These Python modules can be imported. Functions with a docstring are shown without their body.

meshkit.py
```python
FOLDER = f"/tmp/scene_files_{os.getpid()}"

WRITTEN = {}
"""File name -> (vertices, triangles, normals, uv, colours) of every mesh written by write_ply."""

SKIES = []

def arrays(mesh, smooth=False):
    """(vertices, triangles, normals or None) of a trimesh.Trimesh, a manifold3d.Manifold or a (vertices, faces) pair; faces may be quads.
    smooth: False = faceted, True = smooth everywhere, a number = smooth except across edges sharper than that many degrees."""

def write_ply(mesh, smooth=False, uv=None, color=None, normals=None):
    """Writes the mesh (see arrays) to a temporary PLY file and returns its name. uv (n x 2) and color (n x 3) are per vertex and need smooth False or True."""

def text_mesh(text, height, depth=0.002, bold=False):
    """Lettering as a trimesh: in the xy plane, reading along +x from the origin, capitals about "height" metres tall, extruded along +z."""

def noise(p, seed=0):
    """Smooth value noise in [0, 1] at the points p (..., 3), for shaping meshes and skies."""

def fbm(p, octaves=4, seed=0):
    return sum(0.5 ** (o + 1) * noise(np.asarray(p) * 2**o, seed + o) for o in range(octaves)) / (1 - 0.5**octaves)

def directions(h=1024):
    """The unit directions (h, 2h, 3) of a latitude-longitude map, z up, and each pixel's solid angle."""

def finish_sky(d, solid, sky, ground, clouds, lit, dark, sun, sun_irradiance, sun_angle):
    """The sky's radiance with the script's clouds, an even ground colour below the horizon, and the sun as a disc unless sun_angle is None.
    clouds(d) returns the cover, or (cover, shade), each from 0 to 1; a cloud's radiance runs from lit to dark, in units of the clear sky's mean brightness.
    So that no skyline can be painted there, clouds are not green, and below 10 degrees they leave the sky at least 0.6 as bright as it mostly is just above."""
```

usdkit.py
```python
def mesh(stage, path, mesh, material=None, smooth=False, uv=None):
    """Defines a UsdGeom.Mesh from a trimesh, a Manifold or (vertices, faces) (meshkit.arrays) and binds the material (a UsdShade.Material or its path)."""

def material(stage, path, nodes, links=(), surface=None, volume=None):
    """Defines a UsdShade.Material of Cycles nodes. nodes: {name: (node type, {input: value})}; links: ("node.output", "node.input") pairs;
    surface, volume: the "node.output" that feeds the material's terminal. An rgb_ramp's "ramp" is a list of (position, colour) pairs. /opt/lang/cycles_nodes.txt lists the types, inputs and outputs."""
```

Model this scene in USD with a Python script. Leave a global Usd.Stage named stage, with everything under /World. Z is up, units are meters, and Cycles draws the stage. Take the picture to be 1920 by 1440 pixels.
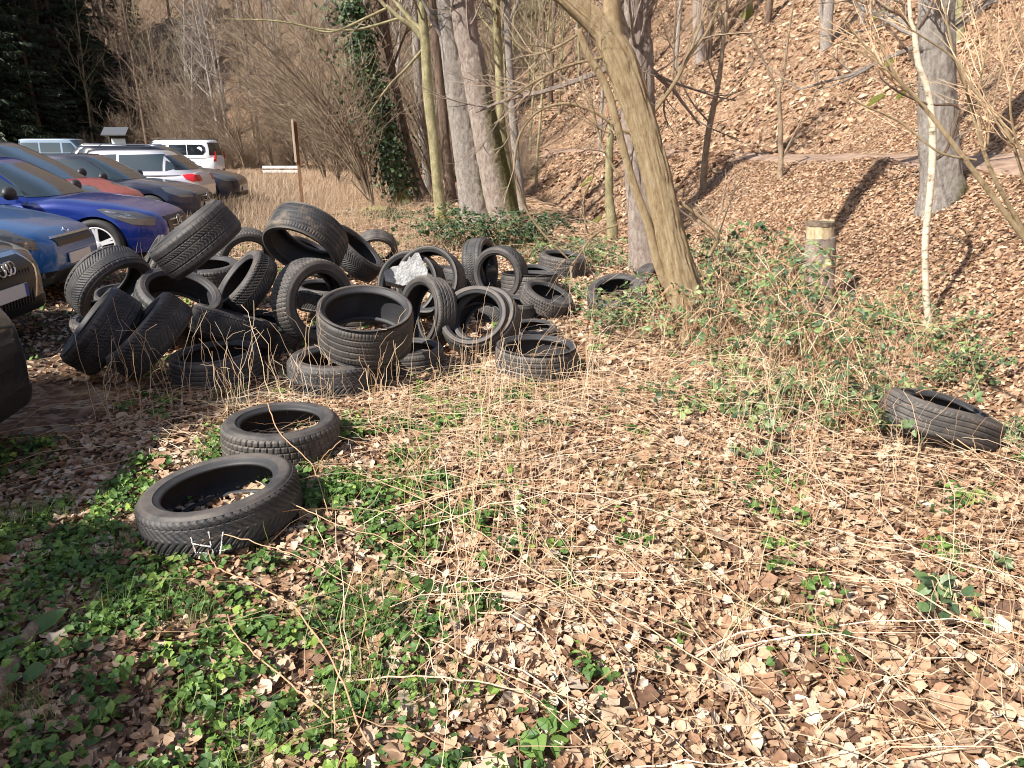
import math
import numpy as np
import trimesh
import manifold3d as m3
from shapely.geometry import Polygon
import usdkit, meshkit
from pxr import Usd, UsdGeom, UsdLux, UsdShade, Gf, Sdf, Vt

# ------------------------------------------------------------------ camera, sky, sun
stage = Usd.Stage.CreateInMemory()
UsdGeom.SetStageUpAxis(stage, 'Z')
UsdGeom.SetStageMetersPerUnit(stage, 1.0)
stage.DefinePrim('/World', 'Xform')
stage.DefinePrim('/World/Looks', 'Scope')
PITCH, FPX, EYE = math.radians(18.6), 1331.0, 1.6
SUN_EL, SUN_AZ = math.radians(42.0), math.radians(232.0)       # azimuth from +y towards +x, of the direction towards the sun
SUN_STRENGTH, SKY_STRENGTH, EXPOSURE = 1.25, 0.09, 1.2
cam = UsdGeom.Camera.Define(stage, '/World/camera')
cam.CreateHorizontalApertureAttr(36.0)
cam.CreateVerticalApertureAttr(27.0)
cam.CreateFocalLengthAttr(36.0 * FPX / 1920.0)
cam.CreateClippingRangeAttr(Gf.Vec2f(0.05, 2000.0))
cam.CreateExposureAttr(EXPOSURE)
cam.AddTranslateOp().Set(Gf.Vec3d(0, 0, EYE))
cam.AddRotateXOp().Set(90.0 - math.degrees(PITCH))
sky = UsdLux.DomeLight.Define(stage, '/World/sky')
sky_mat = usdkit.material(stage, '/World/Looks/sky_look', {
    's': ('sky_texture', {'sky_type': 'single_scattering', 'sun_disc': False, 'sun_elevation': SUN_EL, 'sun_rotation': SUN_AZ, 'aerosol_density': 1.6}),
    'b': ('background_shader', {'strength': SKY_STRENGTH})}, [('s.color', 'b.color')], surface='b.background')
UsdShade.MaterialBindingAPI.Apply(sky.GetPrim()).Bind(sky_mat)
sun = UsdLux.DistantLight.Define(stage, '/World/sun')
sun.CreateIntensityAttr(SUN_STRENGTH)
sun.CreateNormalizeAttr(True)
sun.CreateAngleAttr(0.53)
sun.CreateColorAttr(Gf.Vec3f(1.0, 0.945, 0.86))
TO_SUN = np.array([math.sin(SUN_AZ) * math.cos(SUN_EL), math.cos(SUN_AZ) * math.cos(SUN_EL), math.sin(SUN_EL)])


def frame(z, x=None):
    """Rows: an orthonormal frame whose third row is z."""
    z = np.asarray(z, float) / np.linalg.norm(z)
    x = np.array([1.0, 0, 0] if abs(z[0]) < .9 else [0, 1.0, 0]) if x is None else np.asarray(x, float)
    x = x - z * (x @ z)
    x /= np.linalg.norm(x)
    return np.array([x, np.cross(z, x), z])


def gfm(rows, pos=(0, 0, 0), scale=(1, 1, 1)):
    m = np.eye(4)
    m[:3, :3] = np.asarray(rows) * np.asarray(scale, float)[:, None]
    m[3, :3] = pos
    return Gf.Matrix4d(*m.ravel().tolist())


sun.AddTransformOp().Set(gfm(frame(TO_SUN)))

# ------------------------------------------------------------------ scene bookkeeping
USED = set()


def path_for(name, parent=None):
    base = (parent.GetPath() if parent is not None else Sdf.Path('/World'))
    p, k = base.AppendChild(name), 0
    while str(p) in USED:
        k += 1
        p = base.AppendChild(f'{name}_{k:03d}')
    USED.add(str(p))
    return str(p)


def tag(prim, label=None, cat=None, group=None, kind=None):
    for k, v in (('label', label), ('category', cat), ('group', group), ('kind', kind)):
        if v:
            prim.SetCustomDataByKey(k, v)
    return prim


def obj(name, mesh, mat, parent=None, smooth=False, attrs=None, label=None, cat=None, group=None, kind=None):
    path = path_for(name, parent)
    m = usdkit.mesh(stage, path, mesh, mat, smooth)
    m.CreateDoubleSidedAttr(True)
    for k, v in (attrs or {}).items():
        UsdGeom.PrimvarsAPI(m).CreatePrimvar(k, Sdf.ValueTypeNames.FloatArray, 'vertex').Set(Vt.FloatArray.FromNumpy(np.asarray(v, np.float32)))
    return tag(m.GetPrim(), label, cat, group, kind)


def thing(name, label=None, cat=None, group=None, m=None, kind=None):
    x = UsdGeom.Xform.Define(stage, path_for(name))
    if m is not None:
        x.AddTransformOp().Set(m)
    return tag(x.GetPrim(), label, cat, group, kind)


def klass(name):
    p = stage.CreateClassPrim('/World/' + name)
    p.SetTypeName('Xform')
    return p


def copy_of(proto, name, m, label=None, cat=None, group=None):
    t = thing(name, label, cat, group, m)
    t.GetReferences().AddInternalReference(proto.GetPath())
    t.SetInstanceable(True)
    return t


# ------------------------------------------------------------------ pixels of the 1920 x 1440 view to points
def ray(px, py):
    u, v = (np.asarray(px, float) - 960) / FPX, (np.asarray(py, float) - 720) / FPX
    s, c = math.sin(PITCH), math.cos(PITCH)
    return np.stack([u, c - v * s, -s - v * c], -1)


def at(px, py, depth):
    return np.array([0, 0, EYE]) + ray(px, py) * np.asarray(depth, float)[..., None]


# ------------------------------------------------------------------ terrain height
EDGE = np.array([(4.4, -30), (3.6, -10), (3.15, 0), (2.95, 3), (2.6, 5), (2.4, 7), (2.3, 10), (1.9, 13), (1.4, 17), (0.4, 23), (-2.5, 32), (-8, 42), (-17, 51), (-32, 57), (-70, 61), (-160, 64)], float)


def edge_distance(x, y):
    """Signed distance to the edge of the flat ground; positive on the side of the gully and the hill."""
    x, y = np.asarray(x, float), np.asarray(y, float)
    best, sign = np.full(x.shape, 1e9), np.ones(x.shape)
    for (ax, ay), (bx, by) in zip(EDGE[:-1], EDGE[1:]):
        dx, dy = bx - ax, by - ay
        t = np.clip(((x - ax) * dx + (y - ay) * dy) / (dx * dx + dy * dy), 0, 1)
        d = np.hypot(x - ax - t * dx, y - ay - t * dy)
        s = np.where((x - ax) * dy - (y - ay) * dx >= 0, 1.0, -1.0)
        near = d < best
        best, sign = np.where(near, d, best), np.where(near, s, sign)
    return best * sign


PROFILE = np.array([(-200, 0), (-.5, 0), (0, -.05), (.5, -.35), (1.1, -.72), (1.7, -.86), (2.2, -.8), (2.7, -.52), (3.4, -.02), (4.2, .55), (4.75, .93), (5.1, 1.14), (5.3, 1.19), (6.9, 1.41), (7.2, 1.58), (8, 2.2), (12, 5.1), (20, 11.2), (40, 27), (90, 62), (300, 150)], float)


def height(x, y):
    x, y = np.asarray(x, float), np.asarray(y, float)
    s = edge_distance(x, y)
    z = np.interp(s, PROFILE[:, 0], PROFILE[:, 1])
    p = np.stack([x, y, np.zeros_like(x)], -1)
    n1, n2, n3 = meshkit.noise(p * .35, 3) - .5, meshkit.noise(p * 1.3, 5) - .5, meshkit.noise(p * 4.1, 8) - .5
    on_path = np.exp(-((s - 6.05) / 1.0) ** 4)
    hill = np.clip((s - 2.0) / 2.0, 0, 1) * (1 - .9 * on_path)
    z = z + hill * (n1 * .7 + n2 * .22 + n3 * .06) + (1 - hill) * (n2 * .05 + n3 * .025) * (1 - .8 * on_path)
    z = z + np.clip((y - 11) / 8, 0, 1) * np.clip(1 - np.abs(s + 1.5) / 2.5, 0, 1) * .18            # a low bank where the big trees stand
    z = z + .16 * np.exp(-((x - 2.0) ** 2 + (y - 5.6) ** 2) / .9)                                    # hump under the brambles
    return z


def ground_at(px, py, far=140.0):
    """First point where the view ray of a pixel meets the terrain."""
    d = ray(px, py)
    t = np.concatenate([np.arange(1.2, 20, .02), np.arange(20, far, .2)])
    p = np.array([0, 0, EYE]) + d * t[:, None]
    below = np.nonzero(p[:, 2] <= height(p[:, 0], p[:, 1]))[0]
    k = below[0] if len(below) else len(t) - 1
    return p[k]


def drop(p, sink=0.0):
    p = np.array(p, float)
    p[..., 2] = height(p[..., 0], p[..., 1]) - sink
    return p


# ------------------------------------------------------------------ mesh helpers
def merge(parts):
    vs, fs, n = [], [], 0
    for v, f in parts:
        vs.append(np.asarray(v, float)); fs.append(np.asarray(f, int) + n); n += len(v)
    return np.vstack(vs), np.vstack(fs)


def tri(f):
    f = np.asarray(f, int)
    return np.vstack([f[:, [0, 1, 2]], f[:, [0, 2, 3]]]) if f.shape[1] == 4 else f


def unit(v):
    return v / np.maximum(np.linalg.norm(v, axis=-1, keepdims=True), 1e-9)


def tubes(P, R, sides=3, rng=None):
    """P (n,K,3) centre lines, R (n,K) radii -> (vertices, triangles): n tapered tubes with closed tips."""
    P, R = np.asarray(P, float), np.asarray(R, float)
    n, K, _ = P.shape
    T = unit(np.gradient(P, axis=1))
    mean = unit(P[:, -1] - P[:, 0] + 1e-6)
    ref = np.where(np.abs(mean[:, 2:3]) < .8, np.array([[0, 0, 1.0]]), np.array([[1.0, 0, 0]]))
    U = unit(np.cross(T, ref[:, None, :]))
    V = np.cross(T, U)
    a = np.arange(sides) / sides * 2 * math.pi
    ring = np.cos(a)[None, None, :, None] * U[:, :, None] + np.sin(a)[None, None, :, None] * V[:, :, None]
    v = (P[:, :, None] + ring * R[:, :, None, None]).reshape(-1, 3)
    i, k, s = np.meshgrid(np.arange(n), np.arange(K - 1), np.arange(sides), indexing='ij')
    b = (i * K + k) * sides
    q = np.stack([b + s, b + (s + 1) % sides, b + sides + (s + 1) % sides, b + sides + s], -1).reshape(-1, 4)
    f = [tri(q)]
    if sides > 2:
        for e, flip in ((0, True), (K - 1, False)):
            bb = (np.arange(n) * K + e) * sides
            for j in range(1, sides - 1):
                t = np.stack([bb, bb + j, bb + j + 1], -1)
                f.append(t[:, ::-1] if flip else t)
    return v, np.vstack(f)


def box(lo, hi):
    lo, hi = np.asarray(lo, float), np.asarray(hi, float)
    b = trimesh.creation.box(hi - lo)
    return b.vertices + (lo + hi) / 2, b.faces


def catmull(pts, n):
    """Smooth curve through pts (any columns), n samples."""
    p = np.asarray(pts, float)
    if len(p) == 2:
        return p[0] + (p[1] - p[0]) * np.linspace(0, 1, n)[:, None]
    p = np.vstack([2 * p[0] - p[1], p, 2 * p[-1] - p[-2]])
    t = np.linspace(0, len(p) - 3 - 1e-6, n)
    k = t.astype(int); t = (t - k)[:, None]
    a, b, c, d = p[k], p[k + 1], p[k + 2], p[k + 3]
    return .5 * (2 * b + (c - a) * t + (2 * a - 5 * b + 4 * c - d) * t ** 2 + (3 * b - a - 3 * c + d) * t ** 3)


# ------------------------------------------------------------------ materials
LOOKS = {}


def look(name, nodes, links, surface='p.BSDF'):
    LOOKS[name] = usdkit.material(stage, '/World/Looks/' + name, nodes, links, surface=surface)
    return LOOKS[name]


def noisy(name, ramp, scale=6.0, detail=5, rough=.85, spec=.25, bump=.3, bump_scale=None, stretch=(1, 1, 1), distance=.02, coords='object', extra=None, **pr):
    """A principled material whose colour runs over a ramp with noise; relief from a second noise."""
    src = ('geometry', {}) if coords == 'world' else ('texture_coordinate', {})
    out = 'c.position' if coords == 'world' else 'c.object'
    nodes = {'c': src, 'm': ('mapping', {'scale': stretch}), 'n': ('noise_texture', {'scale': scale, 'detail': detail, 'roughness': .62}),
             'r': ('rgb_ramp', {'ramp': ramp}), 'p': ('principled_bsdf', {'roughness': rough, 'specular_ior_level': spec, **pr})}
    links = [(out, 'm.vector'), ('m.vector', 'n.vector'), ('n.fac', 'r.fac'), ('r.color', 'p.base_color')]
    if bump:
        nodes['n2'] = ('noise_texture', {'scale': bump_scale or scale * 4, 'detail': 4})
        nodes['b'] = ('bump', {'strength': bump, 'distance': distance})
        links += [('m.vector', 'n2.vector'), ('n2.fac', 'b.height'), ('b.normal', 'p.normal')]
    return look(name, nodes, links)


def tinted(name, ramp, rough=.8, spec=.25, translucent=.25, mottle=70.0):
    """Leaves and stems: colour by the mesh's own 'tint' value, with some light passing through."""
    nodes = {'a': ('attribute', {'attribute': 'tint'}), 'g': ('geometry', {}), 'n': ('noise_texture', {'scale': mottle, 'detail': 3}), 'ad': ('math', {'math_type': 'multiply_add', 'value2': .34}), 'sb': ('math', {'math_type': 'subtract', 'value2': .17}),
             'r': ('rgb_ramp', {'ramp': ramp}), 'p': ('principled_bsdf', {'roughness': rough, 'specular_ior_level': spec})}
    links = [('g.position', 'n.vector'), ('n.fac', 'ad.value1'), ('a.fac', 'ad.value3'), ('ad.value', 'sb.value1'), ('sb.value', 'r.fac'), ('r.color', 'p.base_color')]
    if translucent:
        nodes |= {'t': ('translucent_bsdf', {}), 'x': ('mix_closure', {'fac': translucent})}
        links += [('r.color', 't.color'), ('p.BSDF', 'x.closure1'), ('t.BSDF', 'x.closure2')]
        return look(name, nodes, links, 'x.closure')
    return look(name, nodes, links)


tinted('dead_leaf', [(0, (.07, .04, .026)), (.18, (.15, .08, .048)), (.38, (.29, .165, .095)), (.58, (.395, .265, .165)), (.76, (.46, .335, .23)), (.9, (.53, .43, .325)), (1, (.40, .34, .28))], .7, .35, .15)
tinted('green_leaf', [(0, (.035, .075, .02)), (.35, (.065, .135, .03)), (.7, (.14, .235, .05)), (1, (.26, .36, .07))], .55, .4, .3)
tinted('bramble_leaf', [(0, (.03, .055, .03)), (.3, (.055, .095, .04)), (.6, (.11, .165, .06)), (.88, (.24, .29, .11)), (1, (.17, .11, .06))], .5, .45, .15)
tinted('ivy_leaf', [(0, (.012, .03, .012)), (.6, (.03, .065, .022)), (1, (.09, .13, .045))], .55, .35, .12)
tinted('dry_stem', [(0, (.15, .075, .04)), (.3, (.33, .17, .085)), (.6, (.46, .315, .19)), (.85, (.56, .43, .29)), (1, (.62, .53, .41))], .6, .35, 0)
tinted('dry_grass_blade', [(0, (.24, .15, .09)), (.5, (.40, .285, .185)), (1, (.54, .43, .31))], .7, .3, .25)
tinted('needle', [(0, (.010, .019, .011)), (.6, (.022, .038, .018)), (1, (.055, .075, .03))], .55, .35, .1)
tinted('twig', [(0, (.05, .035, .026)), (.4, (.12, .085, .06)), (.75, (.22, .165, .115)), (1, (.36, .29, .21))], .8, .25, 0)

# ------------------------------------------------------------------ ground, path
def graded(lo, fine0, fine1, hi, step, grow=1.16):
    a = list(np.arange(fine0, fine1 + 1e-6, step))
    s = step
    while a[-1] < hi:
        s *= grow; a.append(a[-1] + s)
    s = step
    while a[0] > lo:
        s *= grow; a.insert(0, a[0] - s)
    return np.array(a)


gx, gy = graded(-170, -6, 11, 170, .11), graded(-60, .6, 17, 190, .11)
GX, GY = np.meshgrid(gx, gy)
GZ = height(GX, GY)
nx_, ny_ = len(gx), len(gy)
ii, jj = np.meshgrid(np.arange(ny_ - 1), np.arange(nx_ - 1), indexing='ij')
gq = np.stack([ii * nx_ + jj, ii * nx_ + jj + 1, (ii + 1) * nx_ + jj + 1, (ii + 1) * nx_ + jj], -1).reshape(-1, 4)
GV = np.stack([GX, GY, GZ], -1).reshape(-1, 3)
gs = edge_distance(GV[:, 0], GV[:, 1])
# how much the ground is bare earth (car park, gully) and how much it is leaf litter
bare = np.clip((-gs - 5.2) / 1.5, 0, 1) * np.clip((GV[:, 1] + 4) / 3, 0, 1)
bare = np.maximum(bare, np.clip((gs - 9) / 14, 0, 1) * .62 * np.clip((16 - GV[:, 0]) / 14, 0, 1))
bare = np.maximum(bare, .55 * np.exp(-((gs - 1.7) / .5) ** 2))
bare = np.maximum(bare, .5 * np.exp(-((GV[:, 0] + 1.9) / .9) ** 2 - ((GV[:, 1] - 3.9) / 1.1) ** 2))
look('ground_look', {
    'g': ('geometry', {}), 'v': ('voronoi_texture', {'scale': 17.0, 'randomness': 1.0}), 'v2': ('voronoi_texture', {'scale': 19.0}),
    'sx': ('separate_color', {}), 'r': ('rgb_ramp', {'ramp': [(0, (.10, .055, .034)), (.3, (.23, .125, .068)), (.55, (.34, .21, .125)), (.8, (.43, .31, .21)), (1, (.50, .40, .30))]}),
    'n': ('noise_texture', {'scale': 1.1, 'detail': 6, 'roughness': .65}), 'dr': ('rgb_ramp', {'ramp': [(.3, (.032, .022, .016)), (.55, (.062, .044, .031)), (.75, (.12, .086, .06))]}),
    'nr': ('map_range', {'from_min': .35, 'from_max': .66, 'clamp': True}),
    'a': ('attribute', {'attribute': 'bare'}), 'ma': ('math', {'math_type': 'multiply_add', 'value2': .45}), 'mm': ('math', {'math_type': 'multiply_add', 'value2': .22, 'use_clamp': True}),
    'dk': ('mix', {'mix_type': 'multiply', 'fac': 1.0, 'color2': (.7, .68, .66)}),
    'x': ('mix', {}), 'n4': ('noise_texture', {'scale': 45.0, 'detail': 4}), 'b': ('bump', {'strength': .9, 'distance': .03}), 'b2': ('bump', {'strength': .6, 'distance': .012}), 'p': ('principled_bsdf', {'roughness': .92, 'specular_ior_level': .15})},
    [('g.position', 'v.vector'), ('g.position', 'v2.vector'), ('g.position', 'n.vector'), ('g.position', 'n4.vector'), ('v.color', 'sx.color'), ('sx.r', 'r.fac'), ('r.color', 'dk.color1'), ('n.fac', 'dr.fac'), ('n.fac', 'nr.value'),
     ('a.fac', 'ma.value1'), ('nr.result', 'mm.value1'), ('a.fac', 'mm.value3'), ('dk.color', 'x.color1'), ('dr.color', 'x.color2'), ('mm.value', 'x.fac'), ('x.color', 'p.base_color'),
     ('v.distance', 'b.height'), ('n4.fac', 'b2.height'), ('b.normal', 'b2.normal'), ('b2.normal', 'p.normal')])
obj('ground', (GV, gq), LOOKS['ground_look'], smooth=True, attrs={'bare': bare}, kind='structure')

noisy('path_look', [(.3, (.13, .085, .06)), (.5, (.24, .165, .12)), (.7, (.36, .255, .19))], 3.0, 8, .95, .15, .5, 30.0, coords='world')
ey = np.concatenate([np.arange(-8, 20, .25), np.arange(20, 34, .4)])
ex = np.interp(ey, EDGE[:, 1], EDGE[:, 0])
pts = np.stack([ex, ey], -1)
tan = unit(np.gradient(pts, axis=0)); nor = np.stack([tan[:, 1], -tan[:, 0]], -1)
for _ in range(6):
    nor[1:-1] = unit(nor[:-2] + nor[1:-1] + nor[2:])
offs = np.linspace(5.28, 6.85, 9)
wob = (meshkit.noise(np.stack([ey * .7, ey * 0, ey * 0], -1), 11) - .5) * .5
PP = pts[:, None] + nor[:, None] * (offs[None, :, None] + wob[:, None, None] * np.linspace(1, .6, 9)[None, :, None])
PV = np.dstack([PP, height(PP[..., 0], PP[..., 1]) + .012 + (np.clip(PP[..., 1] - 16, 0, 20) * .004 + .02) * np.array([-2, .2, 1, 1, 1, 1, 1, .2, -2])[None, :]])
K = len(offs); a, b = np.meshgrid(np.arange(len(ey) - 1), np.arange(K - 1), indexing='ij')
pq = np.stack([a * K + b, a * K + b + 1, (a + 1) * K + b + 1, (a + 1) * K + b], -1).reshape(-1, 4)
obj('path', (PV.reshape(-1, 3), pq[:, ::-1]), LOOKS['path_look'], smooth=True, kind='structure')

# ------------------------------------------------------------------ tyres
def rubber(name, dust, dusty, seed):
    look(name, {
        'c': ('texture_coordinate', {}), 'o': ('object_info', {}), 'k': ('math', {'math_type': 'multiply', 'value2': 37.0}), 'n': ('noise_texture', {'dimensions': '4D', 'scale': 7.0, 'detail': 8, 'roughness': .66}),
        'n2': ('noise_texture', {'scale': 90.0, 'detail': 4}), 'ge': ('geometry', {}), 'sz': ('separate_xyz', {}), 'up': ('map_range', {'from_min': -.1, 'from_max': .9, 'to_min': .6, 'to_max': 1.1, 'clamp': True}), 'du': ('math', {'math_type': 'multiply', 'use_clamp': True}), 'r': ('rgb_ramp', {'ramp': [(max(0, .62 - dusty), (0, 0, 0)), (.95 - dusty * .6, (1, 1, 1))]}),
        'x': ('mix', {'color1': (.022, .022, .024), 'color2': dust}), 'b': ('bump', {'strength': .25, 'distance': .004}), 'p': ('principled_bsdf', {'roughness': .62, 'specular_ior_level': .4})},
        [('c.object', 'n.vector'), ('o.random', 'k.value1'), ('k.value', 'n.w'), ('c.object', 'n2.vector'), ('n.fac', 'r.fac'), ('ge.normal', 'sz.vector'), ('sz.z', 'up.value'), ('r.color', 'du.value1'), ('up.result', 'du.value2'), ('du.value', 'x.fac'), ('x.color', 'p.base_color'), ('n2.fac', 'b.height'), ('b.normal', 'p.normal')])


rubber('rubber_tread', (.095, .085, .076), .22, 1)
rubber('rubber_tread_dry', (.14, .12, .10), .3, 5)
rubber('rubber_tread_muddy', (.26, .19, .125), .13, 2)
rubber('rubber_side', (.118, .098, .083), .32, 3)
rubber('rubber_bead', (.05, .048, .048), .16, 7)
rubber('rubber_side_dark', (.11, .092, .078), .26, 6)
rubber('rubber_inside', (.045, .046, .052), .12, 4)
noisy('white_paint', [(0, (.7, .7, .68)), (1, (.8, .8, .78))], bump=0, rough=.7)


def smoothstep(a, b, x):
    t = np.clip((x - a) / (b - a), 0, 1)
    return t * t * (3 - 2 * t)


def tread_depth(kind, u, th):
    """Groove depth (0..1) over the tread: u across in [-1,1], th around."""
    n = {'chevron': 62, 'herring': 84, 'rib': 88, 'stripe': 74, 'diagonal': 72, 'block': 58}[kind]
    ph = th * n / (2 * math.pi)
    w = lambda x, c, h: 1 - smoothstep(h * .6, h * 1.4, np.abs(x - c))
    fr = lambda p, d: 1 - smoothstep(d * .35, d * .65, np.abs((p % 1.0) - .5))
    g = np.zeros_like(u + th)
    au = np.abs(u)
    if kind == 'chevron':
        g = np.maximum(g, fr(ph + 2.6 * au ** .85, .3) * (au > .07))
        g = np.maximum(g, .4 * fr(ph * 2 + 5.2 * au ** .85 + .5, .25) * (au > .3))
        g = np.maximum(g, w(au, .62, .025) * .8)
    elif kind == 'herring':
        g = np.maximum(g, .8 * fr(ph + 2.6 * au, .3) * (au < .72))
        g = np.maximum(g, .7 * fr(ph * .5, .16) * (au > .76))
        g = np.maximum(g, w(au, .74, .025)); g = np.maximum(g, .6 * w(u, 0, .02))
    elif kind == 'rib':
        for c in (-.55, -.17, .2, .56):
            g = np.maximum(g, w(u, c, .04))
        g = np.maximum(g, .6 * fr(ph, .22) * (au > .7)); g = np.maximum(g, .35 * fr(ph + u * 1.5, .16) * (au < .5))
    elif kind == 'stripe':
        for c in (-.6, -.22, .18, .55):
            g = np.maximum(g, w(u, c, .045))
        g = np.maximum(g, .5 * fr(ph, .25) * (u > .72)); g = np.maximum(g, .5 * fr(ph * .5, .2) * (u < -.72))
        g = np.maximum(g, .4 * fr(ph * .5 + u * 2, .12) * (au < .5))
    elif kind == 'diagonal':
        for c in (-.5, .12, .5):
            g = np.maximum(g, w(u, c, .028))
        z = np.abs(((u * 5) % 2) - 1) * .5
        g = np.maximum(g, .85 * fr(ph + 2.2 * u + z, .26) * (u > -.4) * (u < .42))
        g = np.maximum(g, .6 * fr(ph * .6 + .2, .18) * (u > .55)); g = np.maximum(g, .6 * fr(ph * .6, .18) * (u < -.56))
    else:
        for c in (-.58, -.2, .2, .58):
            g = np.maximum(g, w(u, c, .035))
        g = np.maximum(g, .9 * fr(ph + .25 * np.round(u * 2.6), .24))
        g = np.maximum(g, .35 * fr(ph * 3, .25) * (au < .55))
    return g * smoothstep(1.0, .93, au)


def revolve(prof, n, close=False):
    prof = np.asarray(prof, float); k = len(prof)
    a = np.arange(n) / n * 2 * math.pi
    v = np.stack([prof[None, :, 0] * np.cos(a)[:, None], prof[None, :, 0] * np.sin(a)[:, None], np.broadcast_to(prof[None, :, 1], (n, k))], -1).reshape(-1, 3)
    i, j = np.meshgrid(np.arange(n), np.arange(k - 1), indexing='ij')
    q = np.stack([i * k + j, ((i + 1) % n) * k + j, ((i + 1) % n) * k + j + 1, i * k + j + 1], -1).reshape(-1, 4)
    return v, q


def make_tyre(cls, kind, ratio, width, tread_mat, side_mat, squash=0.0):
    """A tyre of 0.64 m, its axis along z, under the class prim cls."""
    R, h = .32, width / 2
    rb = R * ratio
    nt, nu = 500, 58
    u = np.linspace(-1, 1, nu)
    U, TH = np.meshgrid(u, np.arange(nt) / nt * 2 * math.pi)
    r0 = R - .005 * U ** 2 - .012 * np.clip((np.abs(U) - .8) / .2, 0, 1) ** 2
    wear = meshkit.fbm(np.stack([np.cos(TH) * 2.2, np.sin(TH) * 2.2, U * 1.2], -1) + len(kind), 3)
    r = r0 - .0085 * tread_depth(kind, U, TH) * np.clip(.25 + 1.5 * (wear - .18), .25, 1) - .003 * wear
    v = np.stack([r * np.cos(TH), r * np.sin(TH), U * h * .93], -1).reshape(-1, 3)
    i, j = np.meshgrid(np.arange(nt), np.arange(nu - 1), indexing='ij')
    q = np.stack([i * nu + j, ((i + 1) % nt) * nu + j, ((i + 1) % nt) * nu + j + 1, i * nu + j + 1], -1).reshape(-1, 4)

    def warp(v):
        if not squash:
            return v
        v = np.array(v, float)
        v[:, 1] *= 1 - squash; v[:, 0] *= 1 + squash * .35
        v[:, 2] += .018 * np.sin(v[:, 0] * 6) * np.clip(v[:, 1] * 8, 0, 1) + .016 * np.sin(v[:, 0] * 9 + 1)
        return v
    obj('tread', (warp(v), q), tread_mat, cls, smooth=True)
    m = (R + rb) / 2
    for s in (1, -1):
        prof = [(R - .017, h * .93), (R - .026, h * .99), (m + .022, h * 1.07), (m + .014, h * 1.083), (m + .010, h * 1.075), (m, h * 1.08), (rb + .036, h * 1.05), (rb + .028, h * 1.06), (rb + .022, h * .985), (rb + .010, h * .93), (rb + .002, h * .87), (rb, h * .8), (rb + .004, h * .72), (rb + .016, h * .68)]
        prof = [(a, b * s) for a, b in (prof if s > 0 else prof)]
        vv, qq = revolve(prof[:8], 96)
        obj('sidewall', (warp(vv), qq if s < 0 else qq[:, ::-1]), side_mat, cls, smooth=True)
        vv, qq = revolve(prof[7:], 96)
        obj('bead', (warp(vv), qq if s < 0 else qq[:, ::-1]), LOOKS['rubber_bead'], cls, smooth=True)
    prof = [(rb + .016, h * .68), (m - .004, h * .97), (m + .02, h * .98), (R - .04, h * .92), (R - .024, h * .78), (R - .02, h * .4), (R - .019, 0)]
    prof = prof + [(a, -b) for a, b in prof[-2::-1]]
    vv, qq = revolve(prof, 96)
    obj('inner_lining', (warp(vv), qq[:, ::-1]), LOOKS['rubber_inside'], cls, smooth=True)


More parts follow.
